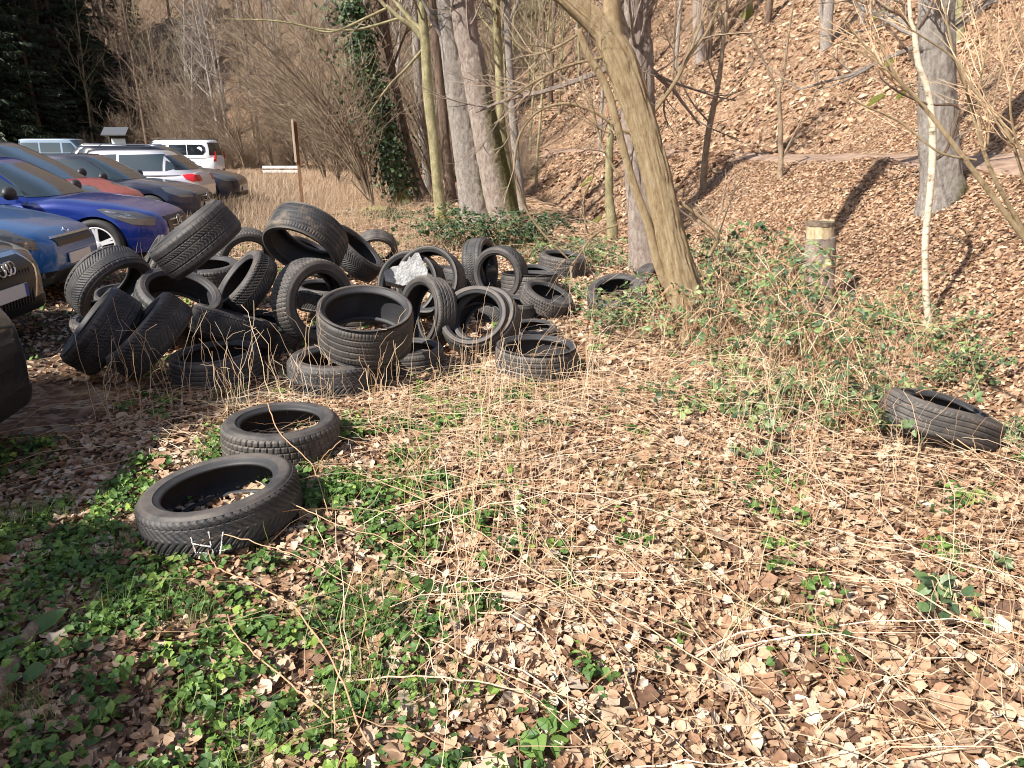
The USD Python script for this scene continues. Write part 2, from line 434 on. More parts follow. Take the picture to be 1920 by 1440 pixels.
TYRES = {}
for nm, args in {
    'chevron': ('chevron', .68, .205, LOOKS['rubber_tread'], LOOKS['rubber_side']),
    'herring': ('herring', .70, .200, LOOKS['rubber_tread'], LOOKS['rubber_side']),
    'rib': ('rib', .80, .245, LOOKS['rubber_tread_dry'], LOOKS['rubber_side']),
    'stripe': ('stripe', .73, .215, LOOKS['rubber_tread_dry'], LOOKS['rubber_side']),
    'diagonal': ('diagonal', .71, .225, LOOKS['rubber_tread'], LOOKS['rubber_side_dark']),
    'block': ('block', .66, .200, LOOKS['rubber_tread_dry'], LOOKS['rubber_side_dark']),
    'muddy': ('rib', .76, .240, LOOKS['rubber_tread_muddy'], LOOKS['rubber_side']),
}.items():
    TYRES[nm] = klass(nm + '_tyre_class')
    make_tyre(TYRES[nm], *args)
TYRES['flat'] = klass('flat_tyre_class')
make_tyre(TYRES['flat'], 'stripe', .70, .21, LOOKS['rubber_tread_dry'], LOOKS['rubber_side_dark'], squash=.28)
TYRE_WIDTH = {'chevron': .205, 'herring': .2, 'rib': .245, 'stripe': .215, 'diagonal': .225, 'block': .2, 'muddy': .24, 'flat': .21}
TYRE_POSE = []
HOLES = []


def tyre(kind, cx, cy, a, ratio, dx, dy, label, D=.64, width=None, lie=False, centre=False, spin=0.0, zmin=None, group=None):
    """A tyre whose visible face looks like an ellipse centred at (cx, cy) with half length a and the given flatness;
    (dx, dy) is where its axis points on the picture. lie: it lies on the ground, and its size follows from that."""
    w0 = TYRE_WIDTH[kind]
    r = unit(ray(cx, cy))
    e1 = unit(np.cross(r, [0, 0, 1.0])); e2 = np.cross(r, e1)
    l = math.hypot(dx, dy); k = math.sqrt(1 - ratio * ratio)
    axis = unit(-ratio * r + k * (dx / l * e1 + dy / l * e2))

    def place(depth, D):
        f = at(cx, cy, depth)
        wd = (width or w0) * (D / .64)
        c = f if centre else f - axis * wd / 2
        low = c[2] - D / 2 * math.sqrt(max(0, 1 - axis[2] ** 2)) - wd / 2 * abs(axis[2])
        return c, low, wd
    if lie:
        best = None
        for depth in np.arange(1.6, 14, .01):
            D_ = 2 * a * depth / FPX
            c, low, wd = place(depth, D_)
            e = abs(low - (float(height(c[0], c[1])) - .012))
            if best is None or e < best[0]:
                best = (e, depth, D_)
        depth, D = best[1], best[2]
    else:
        depth = D * FPX / (2 * a)
    c, low, wd = place(depth, D)
    while not lie and low - float(height(c[0], c[1])) < -.04 and D > .53:
        D *= .99
        depth = D * FPX / (2 * a)
        c, low, wd = place(depth, D)
    m = gfm(frame(axis) if not spin else (lambda F: np.array([F[0] * math.cos(spin) + F[1] * math.sin(spin), -F[0] * math.sin(spin) + F[1] * math.cos(spin), F[2]]))(frame(axis)), c, (D / .64, D / .64, wd / w0))
    TYRE_POSE.append((label, round(float(depth), 2), round(float(D), 2), np.round(c, 2).tolist(), round(low - float(height(c[0], c[1])), 2)))
    if lie:
        HOLES.append((c[0], c[1], D * .36))
    return copy_of(TYRES[kind], 'tyre', m, label, 'tyre', group), c, axis, D, wd


P_ = 'tyres dumped in the pile'
paint_tyre = tyre('chevron', 407, 907, 146, .37, -.10, -1, 'tyre with white paint strokes on its tread, lying nearest in the grass', lie=True, spin=.4, width=.172)
tyre('block', 526, 786, 108, .33, .03, -1, 'dusty tyre lying just behind the one with white paint strokes', lie=True)
tyre('chevron', 637, 666, 98, .27, 0, -1, 'tyre with arrow tread lying under the wide low-profile tyre at the pile front', lie=True, spin=1.1)
tyre('rib', 685, 578, 91, .50, .06, -1, 'wide low-profile tyre tilted on top of another at the front of the pile', D=.655, width=.265)
tyre('block', 603, 566, 80, .80, .93, .22, 'tyre standing upright left of the wide low-profile tyre, its hollow facing out', D=.66)
tyre('stripe', 783, 586, 71, .55, -1, -.12, 'narrow tyre standing on edge just right of the wide low-profile tyre', D=.66, width=.19)
tyre('stripe', 887, 590, 68, .84, -.35, -.9, 'large open tyre leaning back behind dry stalks, left of the flat ribbed tyre', D=.64, width=.23)
tyre('stripe', 905, 590, 66, .80, -.5, -.8, 'tyre leaning hidden behind the large open tyre at the right front', D=.68, width=.22)
tyre('rib', 1006, 648, 78, .27, .02, -1, 'ribbed tyre lying flat alone at the right front of the pile', lie=True, width=.225)
tyre('block', 1000, 611, 46, .32, 0, -1, 'small tyre lying just behind the ribbed tyre at the right front', lie=True, width=.16)
tyre('herring', 950, 562, 60, .20, .12, -1, 'tyre lying under the upright round tyre at the right of the pile', D=.63)
tyre('herring', 931, 516, 53, .86, -.95, .3, 'upright round tyre seen through its hole at the right of the pile', D=.62, spin=.8)
tyre('diagonal', 917, 494, 50, .34, .95, -.12, 'tyre on edge with a dark face leaning behind the upright round tyre', D=.66)
tyre('rib', 993, 513, 54, .10, 0, -1, 'tyre lying with its smooth tread in half shade, right of the upright round tyre', D=.64)
tyre('block', 1030, 548, 51, .36, .35, -.9, 'tyre tilted into the green bramble at the right end of the pile', D=.64)
tyre('stripe', 1004, 513, 44, .42, .1, -1, 'tyre with a pale sidewall just showing above the right end of the pile', D=.62)
tyre('block', 1056, 478, 45, .2, .1, -1, 'distant tyre lying among brambles behind the right end of the pile', lie=True, width=.26)
tyre('rib', 799, 524, 66, .90, -.75, -.35, 'tyre standing like an arch behind the grey concrete lump', D=.66, width=.2)
tyre('rib', 763, 531, 64, .88, -.75, -.35, 'tyre standing close behind the arched tyre, showing at its left', D=.68, width=.2)
tyre('stripe', 836, 512, 46, .3, .2, -1, 'tyre lying inside the view through the arched tyre', D=.62)
tyre('herring', 880, 502, 52, .14, 0, -1, 'tyre lying between the arched tyre and the upright round tyre', D=.64)
tyre('muddy', 563, 473, 76, .50, -.5, .85, 'tyre smeared with tan mud propped on top of the pile', D=.65, spin=2.2)
tyre('block', 465, 486, 53, .86, .35, .8, 'round open tyre standing behind the pile, left of the muddy tyre', D=.62)
tyre('chevron', 442, 521, 69, .25, -.76, -.65, 'leaning tyre with fern-like tread in mid-pile, its slit-like hole on the left', D=.63, spin=.3)
tyre('diagonal', 340, 545, 77, .57, .33, -.9, 'tyre tilted open to the front in the left half of the pile', D=.65)
tyre('herring', 223, 548, 77, .55, .6, .75, 'tyre with jagged winter tread arching at the left end of the pile', D=.65, spin=1.6)
tyre('diagonal', 192, 621, 84, .10, -.75, -.66, 'tyre on edge at the left front corner of the pile, zigzag tread outward', D=.64, centre=True, spin=.9)
tyre('chevron', 281, 629, 88, .10, -.70, -.72, 'worn tyre on edge just right of the left front corner tyre', D=.65, centre=True, width=.21)
tyre('herring', 440, 614, 78, .05, .36, -.94, 'tyre with fine herringbone tread slanting down at the centre front of the pile', D=.66, centre=True, spin=2.0)
tyre('stripe', 402, 660, 82, .26, -.05, -1, 'tyre lying lowest at the centre front of the pile behind dry stalks', lie=True, width=.2)
tyre('diagonal', 368, 449, 84, .07, -.58, -.8, 'tyre on edge slanting up against the dry grass at the top left of the pile', D=.65, centre=True, width=.24, spin=2.9)
tyre('stripe', 297, 503, 62, .1, -.85, -.5, 'pale grey tyre with white paint dabs wedged behind the slanting top left tyre', D=.64, centre=True)
tyre('herring', 676, 462, 60, .26, .72, -.70, 'tyre leaning right behind the muddy tyre, dark slit towards the back', D=.66)
tyre('stripe', 706, 478, 41, .78, .05, 1, 'tyre standing farthest back in the pile above the arched tyres', D=.64)
tyre('rib', 246, 552, 62, .34, .1, -1, 'dark tyre lying inside the left arching tyre', D=.66)
tyre('block', 196, 596, 62, .3, 0, -1, 'dark tyre lying on the ground behind the left front corner tyre', lie=True)
tyre('stripe', 762, 650, 70, .25, 0, -1, 'tyre lying in shade behind the arrow tread tyre at the foot of the pile', lie=True)
tyre('block', 388, 494, 60, .26, 0, -1, 'tyre lying buried between the slanting top left tyre and the round open tyre', D=.64)
tyre('rib', 486, 604, 70, .33, .1, -1, 'tyre lying buried under the fern-tread tyre in the middle', D=.65)
tyre('herring', 612, 536, 62, .22, .1, -1, 'tyre lying inside the view through the upright tyre left of the wide one', D=.64)
tyre('stripe', 590, 468, 50, .25, .5, -.8, 'tyre lying behind the muddy tyre, seen through its hole', D=.64)
tyre('block', 340, 600, 66, .28, 0, -1, 'tyre lying buried under the left half of the pile', D=.66)
tyre('rib', 660, 560, 62, .26, 0, -1, 'tyre lying buried behind the wide low-profile tyre', D=.66)
tyre('block', 1156, 541, 57, .55, -.12, -1, 'tyre lying half tilted in brambles left of the leaning tan tree', lie=True)
tyre('stripe', 1234, 548, 52, .55, .95, .12, 'tyre standing on edge against the foot of the leaning tan tree', D=.62, width=.19)
tyre('flat', 1778, 758, 106, .10, .25, -.96, 'flattened split tyre lying alone in brambles at the right edge', D=.64, width=.17)

# white strokes on the nearest tyre: thin lines of paint lying on its tread
_, pc, pax, pD, pw = paint_tyre
to_cam = np.array([0, 0, EYE]) - pc
side = unit(to_cam - pax * (to_cam @ pax)); tang = np.cross(pax, side)
rng = np.random.default_rng(8)
segs = []
for pts_ in ([(-.43, .45), (-.42, -.6)], [(-.22, .38), (-.235, -.85)], [(-.07, .22), (-.16, -.8)], [(-.42, -.05), (-.23, -.35)], [(-.16, -.62), (-.02, -.66)], [(-.40, -.5), (-.30, -.62)]):
    c_ = catmull(pts_, 41)
    k_ = 0
    while k_ < 38:
        n_ = int(rng.integers(3, 9))
        if rng.uniform() < .88:
            q_ = c_[k_:k_ + n_]
            q_ = catmull(q_, 5) if len(q_) > 1 else None
            if q_ is not None:
                segs.append(np.array([pc + (side * math.cos(a) + tang * math.sin(a)) * (pD / 2 - .0012) + pax * (z * pw / 2) for a, z in q_ + rng.normal(0, .003, q_.shape)]))
        k_ += n_
sv = tubes(np.array(segs), rng.uniform(.0014, .0034, (len(segs), 1)) * np.ones((1, 5)), 6)
obj('paint_mark', sv, LOOKS['white_paint'], label='thin white paint strokes across the tread of the nearest lying tyre', cat='paint mark')

# grey lump of concrete lying between the tyres
def rock(rng, dims, sub=3, rough=.12, cuts=10):
    s = trimesh.creation.icosphere(sub)
    v = s.vertices.copy()
    for _ in range(cuts):
        n = unit(rng.normal(size=3)); d = rng.uniform(.62, .85)
        over = v @ n - d
        v -= np.outer(np.clip(over, 0, None), n)
    v *= 1 + rough * (meshkit.fbm(v * 3.1 + 7, 4)[:, None] - .5)
    return v * np.asarray(dims), s.faces


noisy('concrete_look', [(.25, (.15, .15, .15)), (.5, (.30, .30, .30)), (.75, (.46, .46, .455))], 14, 8, .9, .2, .6, 60)
rng = np.random.default_rng(5)
blk = np.array([(-.19, -.06), (-.185, .02), (-.10, .055), (-.055, .05), (-.03, .085), (.02, .08), (.045, .115), (.06, .10), (.10, .14), (.13, .135), (.18, -.02), (.16, -.10), (-.05, -.12)])
bm = trimesh.creation.extrude_polygon(Polygon(blk), .22, engine='earcut')
bm = bm.subdivide_to_size(.022)
bv = bm.vertices.copy(); bv[:, 2] -= .11
bv += unit(bv) * ((meshkit.fbm(bv * 16 + 3, 4) - .5) * .016)[:, None]
bp = at(762, 512, 6.15)
fr_ = np.array([[.97, .1, .22], [.0, 0, 1.0], [0, 0, 0]])
ux = unit(np.array([.98, .18, .12])); uy = unit(np.array([-.1, .35, 1.0]) - ux * (np.array([-.1, .35, 1.0]) @ ux)); uz = np.cross(ux, uy)
obj('concrete_lump', (bp + bv[:, :1] * ux + bv[:, 1:2] * uy + bv[:, 2:] * uz, bm.faces), LOOKS['concrete_look'], label='broken lump of pale grey concrete lying among the piled tyres', cat='concrete', smooth=35)

# ------------------------------------------------------------------ leaves, ground plants, stalks
def leaf_oval(k=4, width=.34, fold=.12, curl=.25, serr=0.0):
    """Midrib along x from 0 to 1: (vertices, triangles)."""
    t = np.linspace(0, 1, k + 1)
    w = width * np.sin(math.pi * np.clip(t, 0.0, 1)) ** .75 * (1.1 - .35 * t)
    if serr:
        w = w * (1 + serr * np.where(np.arange(k + 1) % 2, 1, -1))
    z = curl * (t - .35) ** 2 - .02
    v, f = [], []
    for i in range(k + 1):
        v += [(t[i], -w[i], z[i] + fold * w[i] / width), (t[i], 0, z[i]), (t[i], w[i], z[i] + fold * w[i] / width)]
    for i in range(k):
        a = 3 * i
        f += [(a, a + 3, a + 4), (a, a + 4, a + 1), (a + 1, a + 4, a + 5), (a + 1, a + 5, a + 2)]
    return np.array(v, float) - [.5, 0, 0], np.array([q for q in f if len(set(q)) == 3])


def leaf_lobed(rng, lobes=5, curl=.2):
    n = lobes * 2
    a = np.linspace(-2.7, 2.7, n + 1)
    r = np.where(np.arange(n + 1) % 2 == 1, .53, .43) * (1 - .12 * np.abs(a)) * rng.uniform(.88, 1.12, n + 1)
    v = np.vstack([[(-.1, 0, 0)], np.stack([r * np.cos(a), r * np.sin(a), rng.uniform(-.06, .16, n + 1) + curl * r * r], -1)])
    f = np.array([(0, i + 1, i + 2) for i in range(n)])
    return v, f


def leaf_crumpled(rng, k=4):
    v, f = leaf_oval(k, .36, .25, .5)
    return v + rng.uniform(-.06, .06, v.shape), f


def basis(nrm, rng, tilt):
    n = len(nrm)
    z = unit(nrm + rng.normal(size=(n, 3)) * tilt)
    a = rng.uniform(0, 2 * math.pi, n)
    x = np.stack([np.cos(a), np.sin(a), np.zeros(n)], -1)
    x = unit(x - z * (x * z).sum(-1, keepdims=True))
    return np.stack([x, np.cross(z, x), z], 1)


def scatter(protos, pos, B, size, rng, tint=None):
    """One mesh of many leaves. Returns (v, f, tint per vertex)."""
    which = rng.integers(0, len(protos), len(pos))
    tint = rng.uniform(0, 1, len(pos)) if tint is None else tint
    vs, fs, ts, n = [], [], [], 0
    for k, (v, f) in enumerate(protos):
        s = np.nonzero(which == k)[0]
        if not len(s):
            continue
        w = pos[s][:, None] + size[s][:, None, None] * np.einsum('kj,njc->nkc', v, B[s])
        vs.append(w.reshape(-1, 3)); fs.append((f[None] + (np.arange(len(s)) * len(v))[:, None, None] + n).reshape(-1, 3))
        ts.append(np.repeat(tint[s], len(v)) + np.tile(np.linspace(-.03, .03, len(v)), len(s)))
        n += len(s) * len(v)
    return np.vstack(vs), np.vstack(fs), np.clip(np.concatenate(ts), 0, 1)


def normals(x, y):
    e = .05
    return unit(np.stack([height(x - e, y) - height(x + e, y), height(x, y - e) - height(x, y + e), np.full_like(x, 2 * e)], -1))


def in_view(p, mx=130, my=160):
    q = p - np.array([0, 0, EYE])
    s, c = math.sin(PITCH), math.cos(PITCH)
    d = q[:, 1] * c - q[:, 2] * s
    px, py = 960 + FPX * q[:, 0] / np.maximum(d, .01), 720 + FPX * (-q[:, 1] * s - q[:, 2] * c) / np.maximum(d, .01)
    return (d > .4) & (px > -mx) & (px < 1920 + mx) & (py > -my) & (py < 1440 + my), px, py


def outside_tyres(x, y):
    o = np.ones(np.shape(x), bool)
    for a, b, r in HOLES:
        o &= np.hypot(x - a, y - b) > r * 1.25
    return o


def green_weight(x, y):
    """Where low green plants grow."""
    p = np.stack([x, y, 0 * x], -1)
    n = meshkit.noise(p * 2.6, 21) * .42 + meshkit.noise(p * 8.5, 22) * .58
    left = np.clip((.15 - x + .25 * (y - 1.5)) / 1.3, 0, 1) * np.clip((4.6 - y) / 1.6, 0, 1)
    dirt = np.exp(-((x + 1.9) / .8) ** 2 - ((y - 3.9) / .9) ** 2)
    mid = .42 * np.exp(-((x + .45) / .7) ** 2 - ((y - 3.7) / .8) ** 2)
    near = .25 * np.exp(-((x - .4) / 1.2) ** 2 - ((y - 1.5) / .6) ** 2)
    left = left * (1 - .4 * dirt)
    return smoothstep(.62 - .24 * left - .18 * mid - .10 * near, .80 - .18 * left, n) * (.4 + .45 * np.clip(left + mid, 0, 1))


rng = np.random.default_rng(11)
ovals = [leaf_oval(4, .33, .1, .3), leaf_oval(4, .36, .3, .6), leaf_oval(4, .3, -.1, -.3), leaf_crumpled(rng), leaf_crumpled(rng)]
lobed = [leaf_lobed(rng, 5, .2), leaf_lobed(rng, 5, .5), leaf_lobed(rng, 4, -.3), leaf_lobed(rng, 5, -.2)]
simple = [leaf_oval(2, .36, .15, .4), leaf_oval(2, .33, .25, .7), leaf_oval(2, .4, -.1, -.2)]


def litter(n, xr, yr, keep, size, protos, tilt, lift, seed):
    r = np.random.default_rng(seed)
    x, y = r.uniform(*xr, n), r.uniform(*yr, n)
    p = np.stack([x, y, height(x, y)], -1)
    ok, _, _ = in_view(p)
    s = edge_distance(x, y)
    d = np.hypot(x, y)
    ok &= keep(x, y, s, d, r)
    p, x, y = p[ok], x[ok], y[ok]
    nn = normals(x, y)
    p = p + nn * r.uniform(.004, lift, len(p))[:, None]
    patch = meshkit.noise(np.stack([x * .9, y * .9, 0 * x], -1), 33)
    tint = np.clip(r.beta(1.5, 1.35, len(p)) * .9 + .22 * (patch - .35) + r.normal(0, .04, len(p)), 0, 1)
    return scatter(protos, p, basis(nn, r, tilt), r.uniform(*size, len(p)), r, tint)


def flat_keep(x, y, s, d, r):
    q = r.uniform(0, 1, len(x))
    gw = np.clip((-s - 5.0) / 1.2, 0, 1)
    return (s < .6) & (q < (1 - .45 * green_weight(x, y)) * (1 - .55 * gw))


near = litter(46000, (-2.6, 3.3), (1.1, 4.8), flat_keep, (.018, .062), ovals + lobed, .42, .03, 1)
mid = litter(62000, (-6, 4), (4.8, 12.5), lambda x, y, s, d, r: flat_keep(x, y, s, d, r), (.03, .07), ovals[:3] + lobed[2:3], .5, .03, 2)
big = litter(1000, (-2.4, 3.2), (1.1, 4.2), flat_keep, (.06, .12), lobed, .3, .035, 3)

obj('leaf_litter', merge([near[:2], mid[:2], big[:2]]), LOOKS['dead_leaf'], smooth=True, attrs={'tint': np.concatenate([near[2], mid[2], big[2]])}, kind='stuff', label='fallen brown leaves covering the flat clearing', cat='fallen leaves')
crumbs = litter(42000, (-2.6, 3.3), (1.1, 5.5), flat_keep, (.006, .022), simple, .8, .03, 8)
hill = litter(300000, (0, 16), (1, 24), lambda x, y, s, d, r: (s > .3) & (s < 14) & (np.abs(s - 6.05) > .82 + .1 * r.normal(size=len(x))) & (r.uniform(0, 1, len(x)) < np.clip(1.3 - d / 22, .3, 1)), (.036, .082), simple, .42, .03, 4)
pathl = litter(9000, (0, 14), (1, 24), lambda x, y, s, d, r: (np.abs(s - 6.05) < .85) & (r.uniform(0, 1, len(x)) < .25), (.04, .08), simple, .2, .012, 6)
far = litter(60000, (-30, 14), (20, 60), lambda x, y, s, d, r: (s > .5) & (s < 26) & (r.uniform(0, 1, len(x)) < .75), (.16, .30), simple, .45, .05, 5)
farflat = litter(14000, (-7, 2), (12, 32), lambda x, y, s, d, r: (s < .6) & (s > -5), (.06, .13), simple, .4, .03, 7)
obj('leaf_fragments', crumbs[:2], LOOKS['dead_leaf'], smooth=True, attrs={'tint': crumbs[2] * .85}, kind='stuff', label='small broken bits of dead leaves between the whole ones', cat='leaf bits')
hv = merge([hill[:2], pathl[:2], far[:2], farflat[:2]])
obj('hill_leaf_litter', hv, LOOKS['dead_leaf'], smooth=True, attrs={'tint': np.concatenate([hill[2], pathl[2], far[2], farflat[2]]) * .86}, kind='stuff', label='fallen brown leaves covering the hillside and the gully', cat='fallen leaves')

# low green plants: rosettes of small lobed leaves
rng = np.random.default_rng(12)
small = [leaf_lobed(rng, 3, .3), leaf_lobed(rng, 3, -.2), leaf_oval(2, .4, .15, .2), leaf_lobed(rng, 4, .2)]


def rosettes(n, xr, yr, prob, seed, size=(.016, .036), per=7):
    r = np.random.default_rng(seed)
    x, y = r.uniform(*xr, n), r.uniform(*yr, n)
    c = np.stack([x, y, height(x, y)], -1)
    ok, _, _ = in_view(c, 60, 60)
    ok &= r.uniform(0, 1, n) < prob(x, y)
    ok &= (edge_distance(x, y) < .5) & outside_tyres(x, y)
    c = c[ok]; m = len(c)
    hgt = r.uniform(.012, .065, (m, per)); a = r.uniform(0, 2 * math.pi, (m, per)); d = r.uniform(.006, .06, (m, per))
    p = c[:, None] + np.stack([np.cos(a) * d, np.sin(a) * d, hgt], -1)
    tb = np.repeat(np.clip(r.normal(.48, .2, m), 0, 1), per)
    p = p.reshape(-1, 3)
    out = np.stack([np.cos(a) * .5, np.sin(a) * .5, np.ones_like(a)], -1).reshape(-1, 3)
    sz = r.uniform(*size, len(p)) * 1.35
    return scatter(small, p, basis(unit(out), r, .25), sz, r, np.clip(tb + r.normal(0, .1, len(p)), 0, 1))


g1 = rosettes(15000, (-2.8, 2.8), (1.1, 5.2), green_weight, 31)
g2 = rosettes(2600, (-5, 3), (5, 13), lambda x, y: .35 * green_weight(x, y) + .10, 32, (.03, .05), 6)
obj('ground_plant', merge([g1[:2], g2[:2]]), LOOKS['green_leaf'], attrs={'tint': np.concatenate([g1[2], g2[2]])}, kind='stuff', label='low green herbs growing between the fallen leaves', cat='ground plants')


def blades(n, xr, yr, prob, seed, length, lean=.5, width=.0028, k=4):
    r = np.random.default_rng(seed)
    x, y = r.uniform(*xr, n), r.uniform(*yr, n)
    c = np.stack([x, y, height(x, y)], -1)
    ok = (r.uniform(0, 1, n) < prob(x, y)) & outside_tyres(x, y)
    c = c[ok]; m = len(c)
    a = r.uniform(0, 2 * math.pi, m); L = r.uniform(*length, m); l = r.uniform(.1, lean, m)
    t = np.linspace(0, 1, k)
    P = c[:, None] + np.stack([np.cos(a)[:, None] * (l * L)[:, None] * t ** 2, np.sin(a)[:, None] * (l * L)[:, None] * t ** 2, (L[:, None] * t * (1 - .25 * l[:, None] * t))], -1)
    P[:, 1:-1] += r.normal(0, .02, (m, k - 2, 3)) * L[:, None, None]
    W = width * (1 - .8 * t)[None, :, None] * np.stack([-np.sin(a), np.cos(a), 0 * a], -1)[:, None]
    v = np.stack([P - W, P + W], 2).reshape(-1, 3)
    i, j = np.meshgrid(np.arange(m), np.arange(k - 1), indexing='ij')
    b = (i * k + j) * 2
    q = np.stack([b, b + 1, b + 3, b + 2], -1).reshape(-1, 4)
    return v, tri(q), np.repeat(np.clip(r.normal(.5, .22, m), 0, 1), 2 * k)


def tuft_prob(x, y):
    n = meshkit.noise(np.stack([x * 4.2, y * 4.2, 0 * x], -1), 41)
    left = np.clip((.2 - x) / .8, 0, 1) * np.clip((3.6 - y) / .6, 0, 1)
    return smoothstep(.68 - .12 * left, .82, n) * (.25 + .75 * left)


g = blades(30000, (-2.6, 1.0), (1.2, 4.6), tuft_prob, 42, (.05, .15), .8, .0016)
obj('green_grass', g[:2], LOOKS['green_leaf'], attrs={'tint': np.clip(g[2] + .12, 0, 1)}, kind='stuff', label='short green grass tufts near the nearest tyres', cat='grass')


def field_prob(x, y):
    s = edge_distance(x, y)
    n = meshkit.noise(np.stack([x * .8, y * .5, 0 * x], -1), 43)
    return np.clip((-s - 2.6) / 1.2, 0, 1) * np.clip((9.6 + s + .06 * (y - 10)) / 2.0, 0, 1) * np.clip((y - 8.2) / 2.5, 0, 1) * np.clip(.35 + n * 1.1, 0, 1)


f1 = blades(40000, (-8.5, .5), (8, 24), field_prob, 44, (.12, .46), 1.1, .003)
f2 = blades(30000, (-16, 0), (22, 44), lambda x, y: np.clip((-edge_distance(x, y) - 1.5) / 2, 0, 1) * np.clip((12 + edge_distance(x, y)) / 2, 0, 1), 45, (.15, .45), 1.0, .008)
obj('dry_grass', merge([f1[:2], f2[:2]]), LOOKS['dry_grass_blade'], attrs={'tint': np.concatenate([f1[2], f2[2]])}, kind='stuff', label='tall straw coloured dry grass beside the parked cars', cat='dry grass')


def stalks(n, xr, yr, prob, seed, lying=True, length=(.35, 1.1), rad=(.0011, .0024)):
    r = np.random.default_rng(seed)
    x, y = r.uniform(*xr, n), r.uniform(*yr, n)
    ok = r.uniform(0, 1, n) < prob(x, y)
    c = np.stack([x, y, height(x, y)], -1)[ok]
    m, K = len(c), 9
    t = np.linspace(0, 1, K)
    L = r.uniform(*length, m)
    a = r.normal(.25, .9, m) + np.where(r.uniform(0, 1, m) < .35, math.pi, 0)
    if lying:
        up = r.uniform(.02, .16, m) * L
        P = c[:, None] + np.stack([np.cos(a)[:, None] * L[:, None] * t, np.sin(a)[:, None] * L[:, None] * t, 0 * t[None] * L[:, None]], -1)
        bend = r.normal(0, .12, m) * L
        P[..., 0] += -np.sin(a)[:, None] * bend[:, None] * np.sin(t * math.pi); P[..., 1] += np.cos(a)[:, None] * bend[:, None] * np.sin(t * math.pi)
        P[..., 2] = height(P[..., 0], P[..., 1]) + .022 + up[:, None] * np.sin(t * math.pi * r.uniform(.6, 1.0, m)[:, None])
    else:
        l = r.uniform(.03, .4, m)
        P = c[:, None] + np.stack([np.cos(a)[:, None] * (l * L)[:, None] * t ** 1.6, np.sin(a)[:, None] * (l * L)[:, None] * t ** 1.6, L[:, None] * t], -1)
        hook = r.uniform(0, 1, m) < .4
        kk = r.uniform(.05, .16, m) * L
        for q, (dx, dz) in ((K - 2, (.35, -.12)), (K - 1, (1.0, -.9))):
            P[hook, q, 0] += (kk * dx * np.cos(a))[hook]; P[hook, q, 1] += (kk * dx * np.sin(a))[hook]; P[hook, q, 2] += (kk * dz)[hook]
    P[:, 1:] += r.normal(0, .008, (m, K - 1, 3))
    R = r.uniform(*rad, m)[:, None] * (1 - .55 * t)
    v, f = tubes(P, R, 3)
    return v, f, np.tile(np.repeat(np.clip(r.beta(3.2, 1.6, m), 0, 1)[:, None], K * 3, 1).ravel(), 1)


def stalk_zone(x, y):
    return np.clip((x + .95 - .25 * (3 - y)) / .5, 0, 1) * (edge_distance(x, y) < -.05) * (.35 + .65 * smoothstep(.35, .65, meshkit.noise(np.stack([x * 1.6, y * 1.6, 0 * x], -1), 51)))


s1 = stalks(1700, (-1.2, 2.9), (1.1, 5.4), stalk_zone, 52)
s2 = stalks(1500, (-.5, 2.9), (1.5, 4.6), lambda x, y: stalk_zone(x, y) * .6, 53, False, (.22, .62), (.0011, .0021))
s3 = stalks(1500, (-2.7, .6), (3.9, 4.75), lambda x, y: .2 * (np.abs(y - 4.35 - .12 * x) < .35) * (meshkit.noise(np.stack([x * 3, y * 2, 0 * x], -1), 54) > .42), 55, False, (.25, .75), (.0014, .0028))
s4 = stalks(900, (-2.4, .6), (3.6, 4.8), lambda x, y: .5 * (np.abs(y - 4.2) < .5), 56, True, (.3, .9), (.001, .002))
s5 = stalks(1500, (-1, 4.6), (4.5, 8.5), lambda x, y: np.clip((edge_distance(x, y) + 1.9) / .8, 0, 1) * (edge_distance(x, y) < 1.4), 57, True, (.3, 1.0), (.0014, .0026))
s6 = stalks(1300, (-5, 3), (9, 22), lambda x, y: (edge_distance(x, y) < .5) * .8, 58, True, (.4, 1.4), (.002, .005))
ss = (s1, s2, s3, s4, s5, s6)
obj('dry_stalk', merge([q[:2] for q in ss]), LOOKS['dry_stem'], attrs={'tint': np.concatenate([q[2] for q in ss])}, kind='stuff', label='thin straw coloured dead stalks strewn over the leaves', cat='dead stalks')


def cane(pix, lifts, radius, tint, label, name='dead_cane', cat='dead cane', side=()):
    pts = np.array([(lambda g_: np.array([0, 0, EYE]) + (g_ - np.array([0, 0, EYE])) * (1 - l))(ground_at(*p)) for p, l in zip(pix, lifts)])
    n = 6 * len(pts)
    P = catmull(pts, n); P[1:-1] += np.random.default_rng(len(label)).normal(0, .002, (n - 2, 3))
    v, f = tubes(P[None], radius * np.linspace(1, .55, n)[None], 6)
    t = np.full(len(v), tint)
    if side:
        t_ = thing(name, label, cat)
        obj('stem', (v, f), LOOKS['dry_stem'], t_, True, {'tint': t})
        for s_ in side:
            q = np.array([(lambda g_: np.array([0, 0, EYE]) + (g_ - np.array([0, 0, EYE])) * (1 - l))(ground_at(x, y)) for x, y, l in s_])
            q = catmull(q, 10)
            vv, ff = tubes(q[None], radius * .6 * np.linspace(1, .5, 10)[None], 5)
            obj('side_shoot', (vv, ff), LOOKS['dry_stem'], t_, True, {'tint': np.full(len(vv), tint)})
        return t_
    return obj(name, (v, f), LOOKS['dry_stem'], smooth=True, attrs={'tint': t}, label=label, cat=cat)


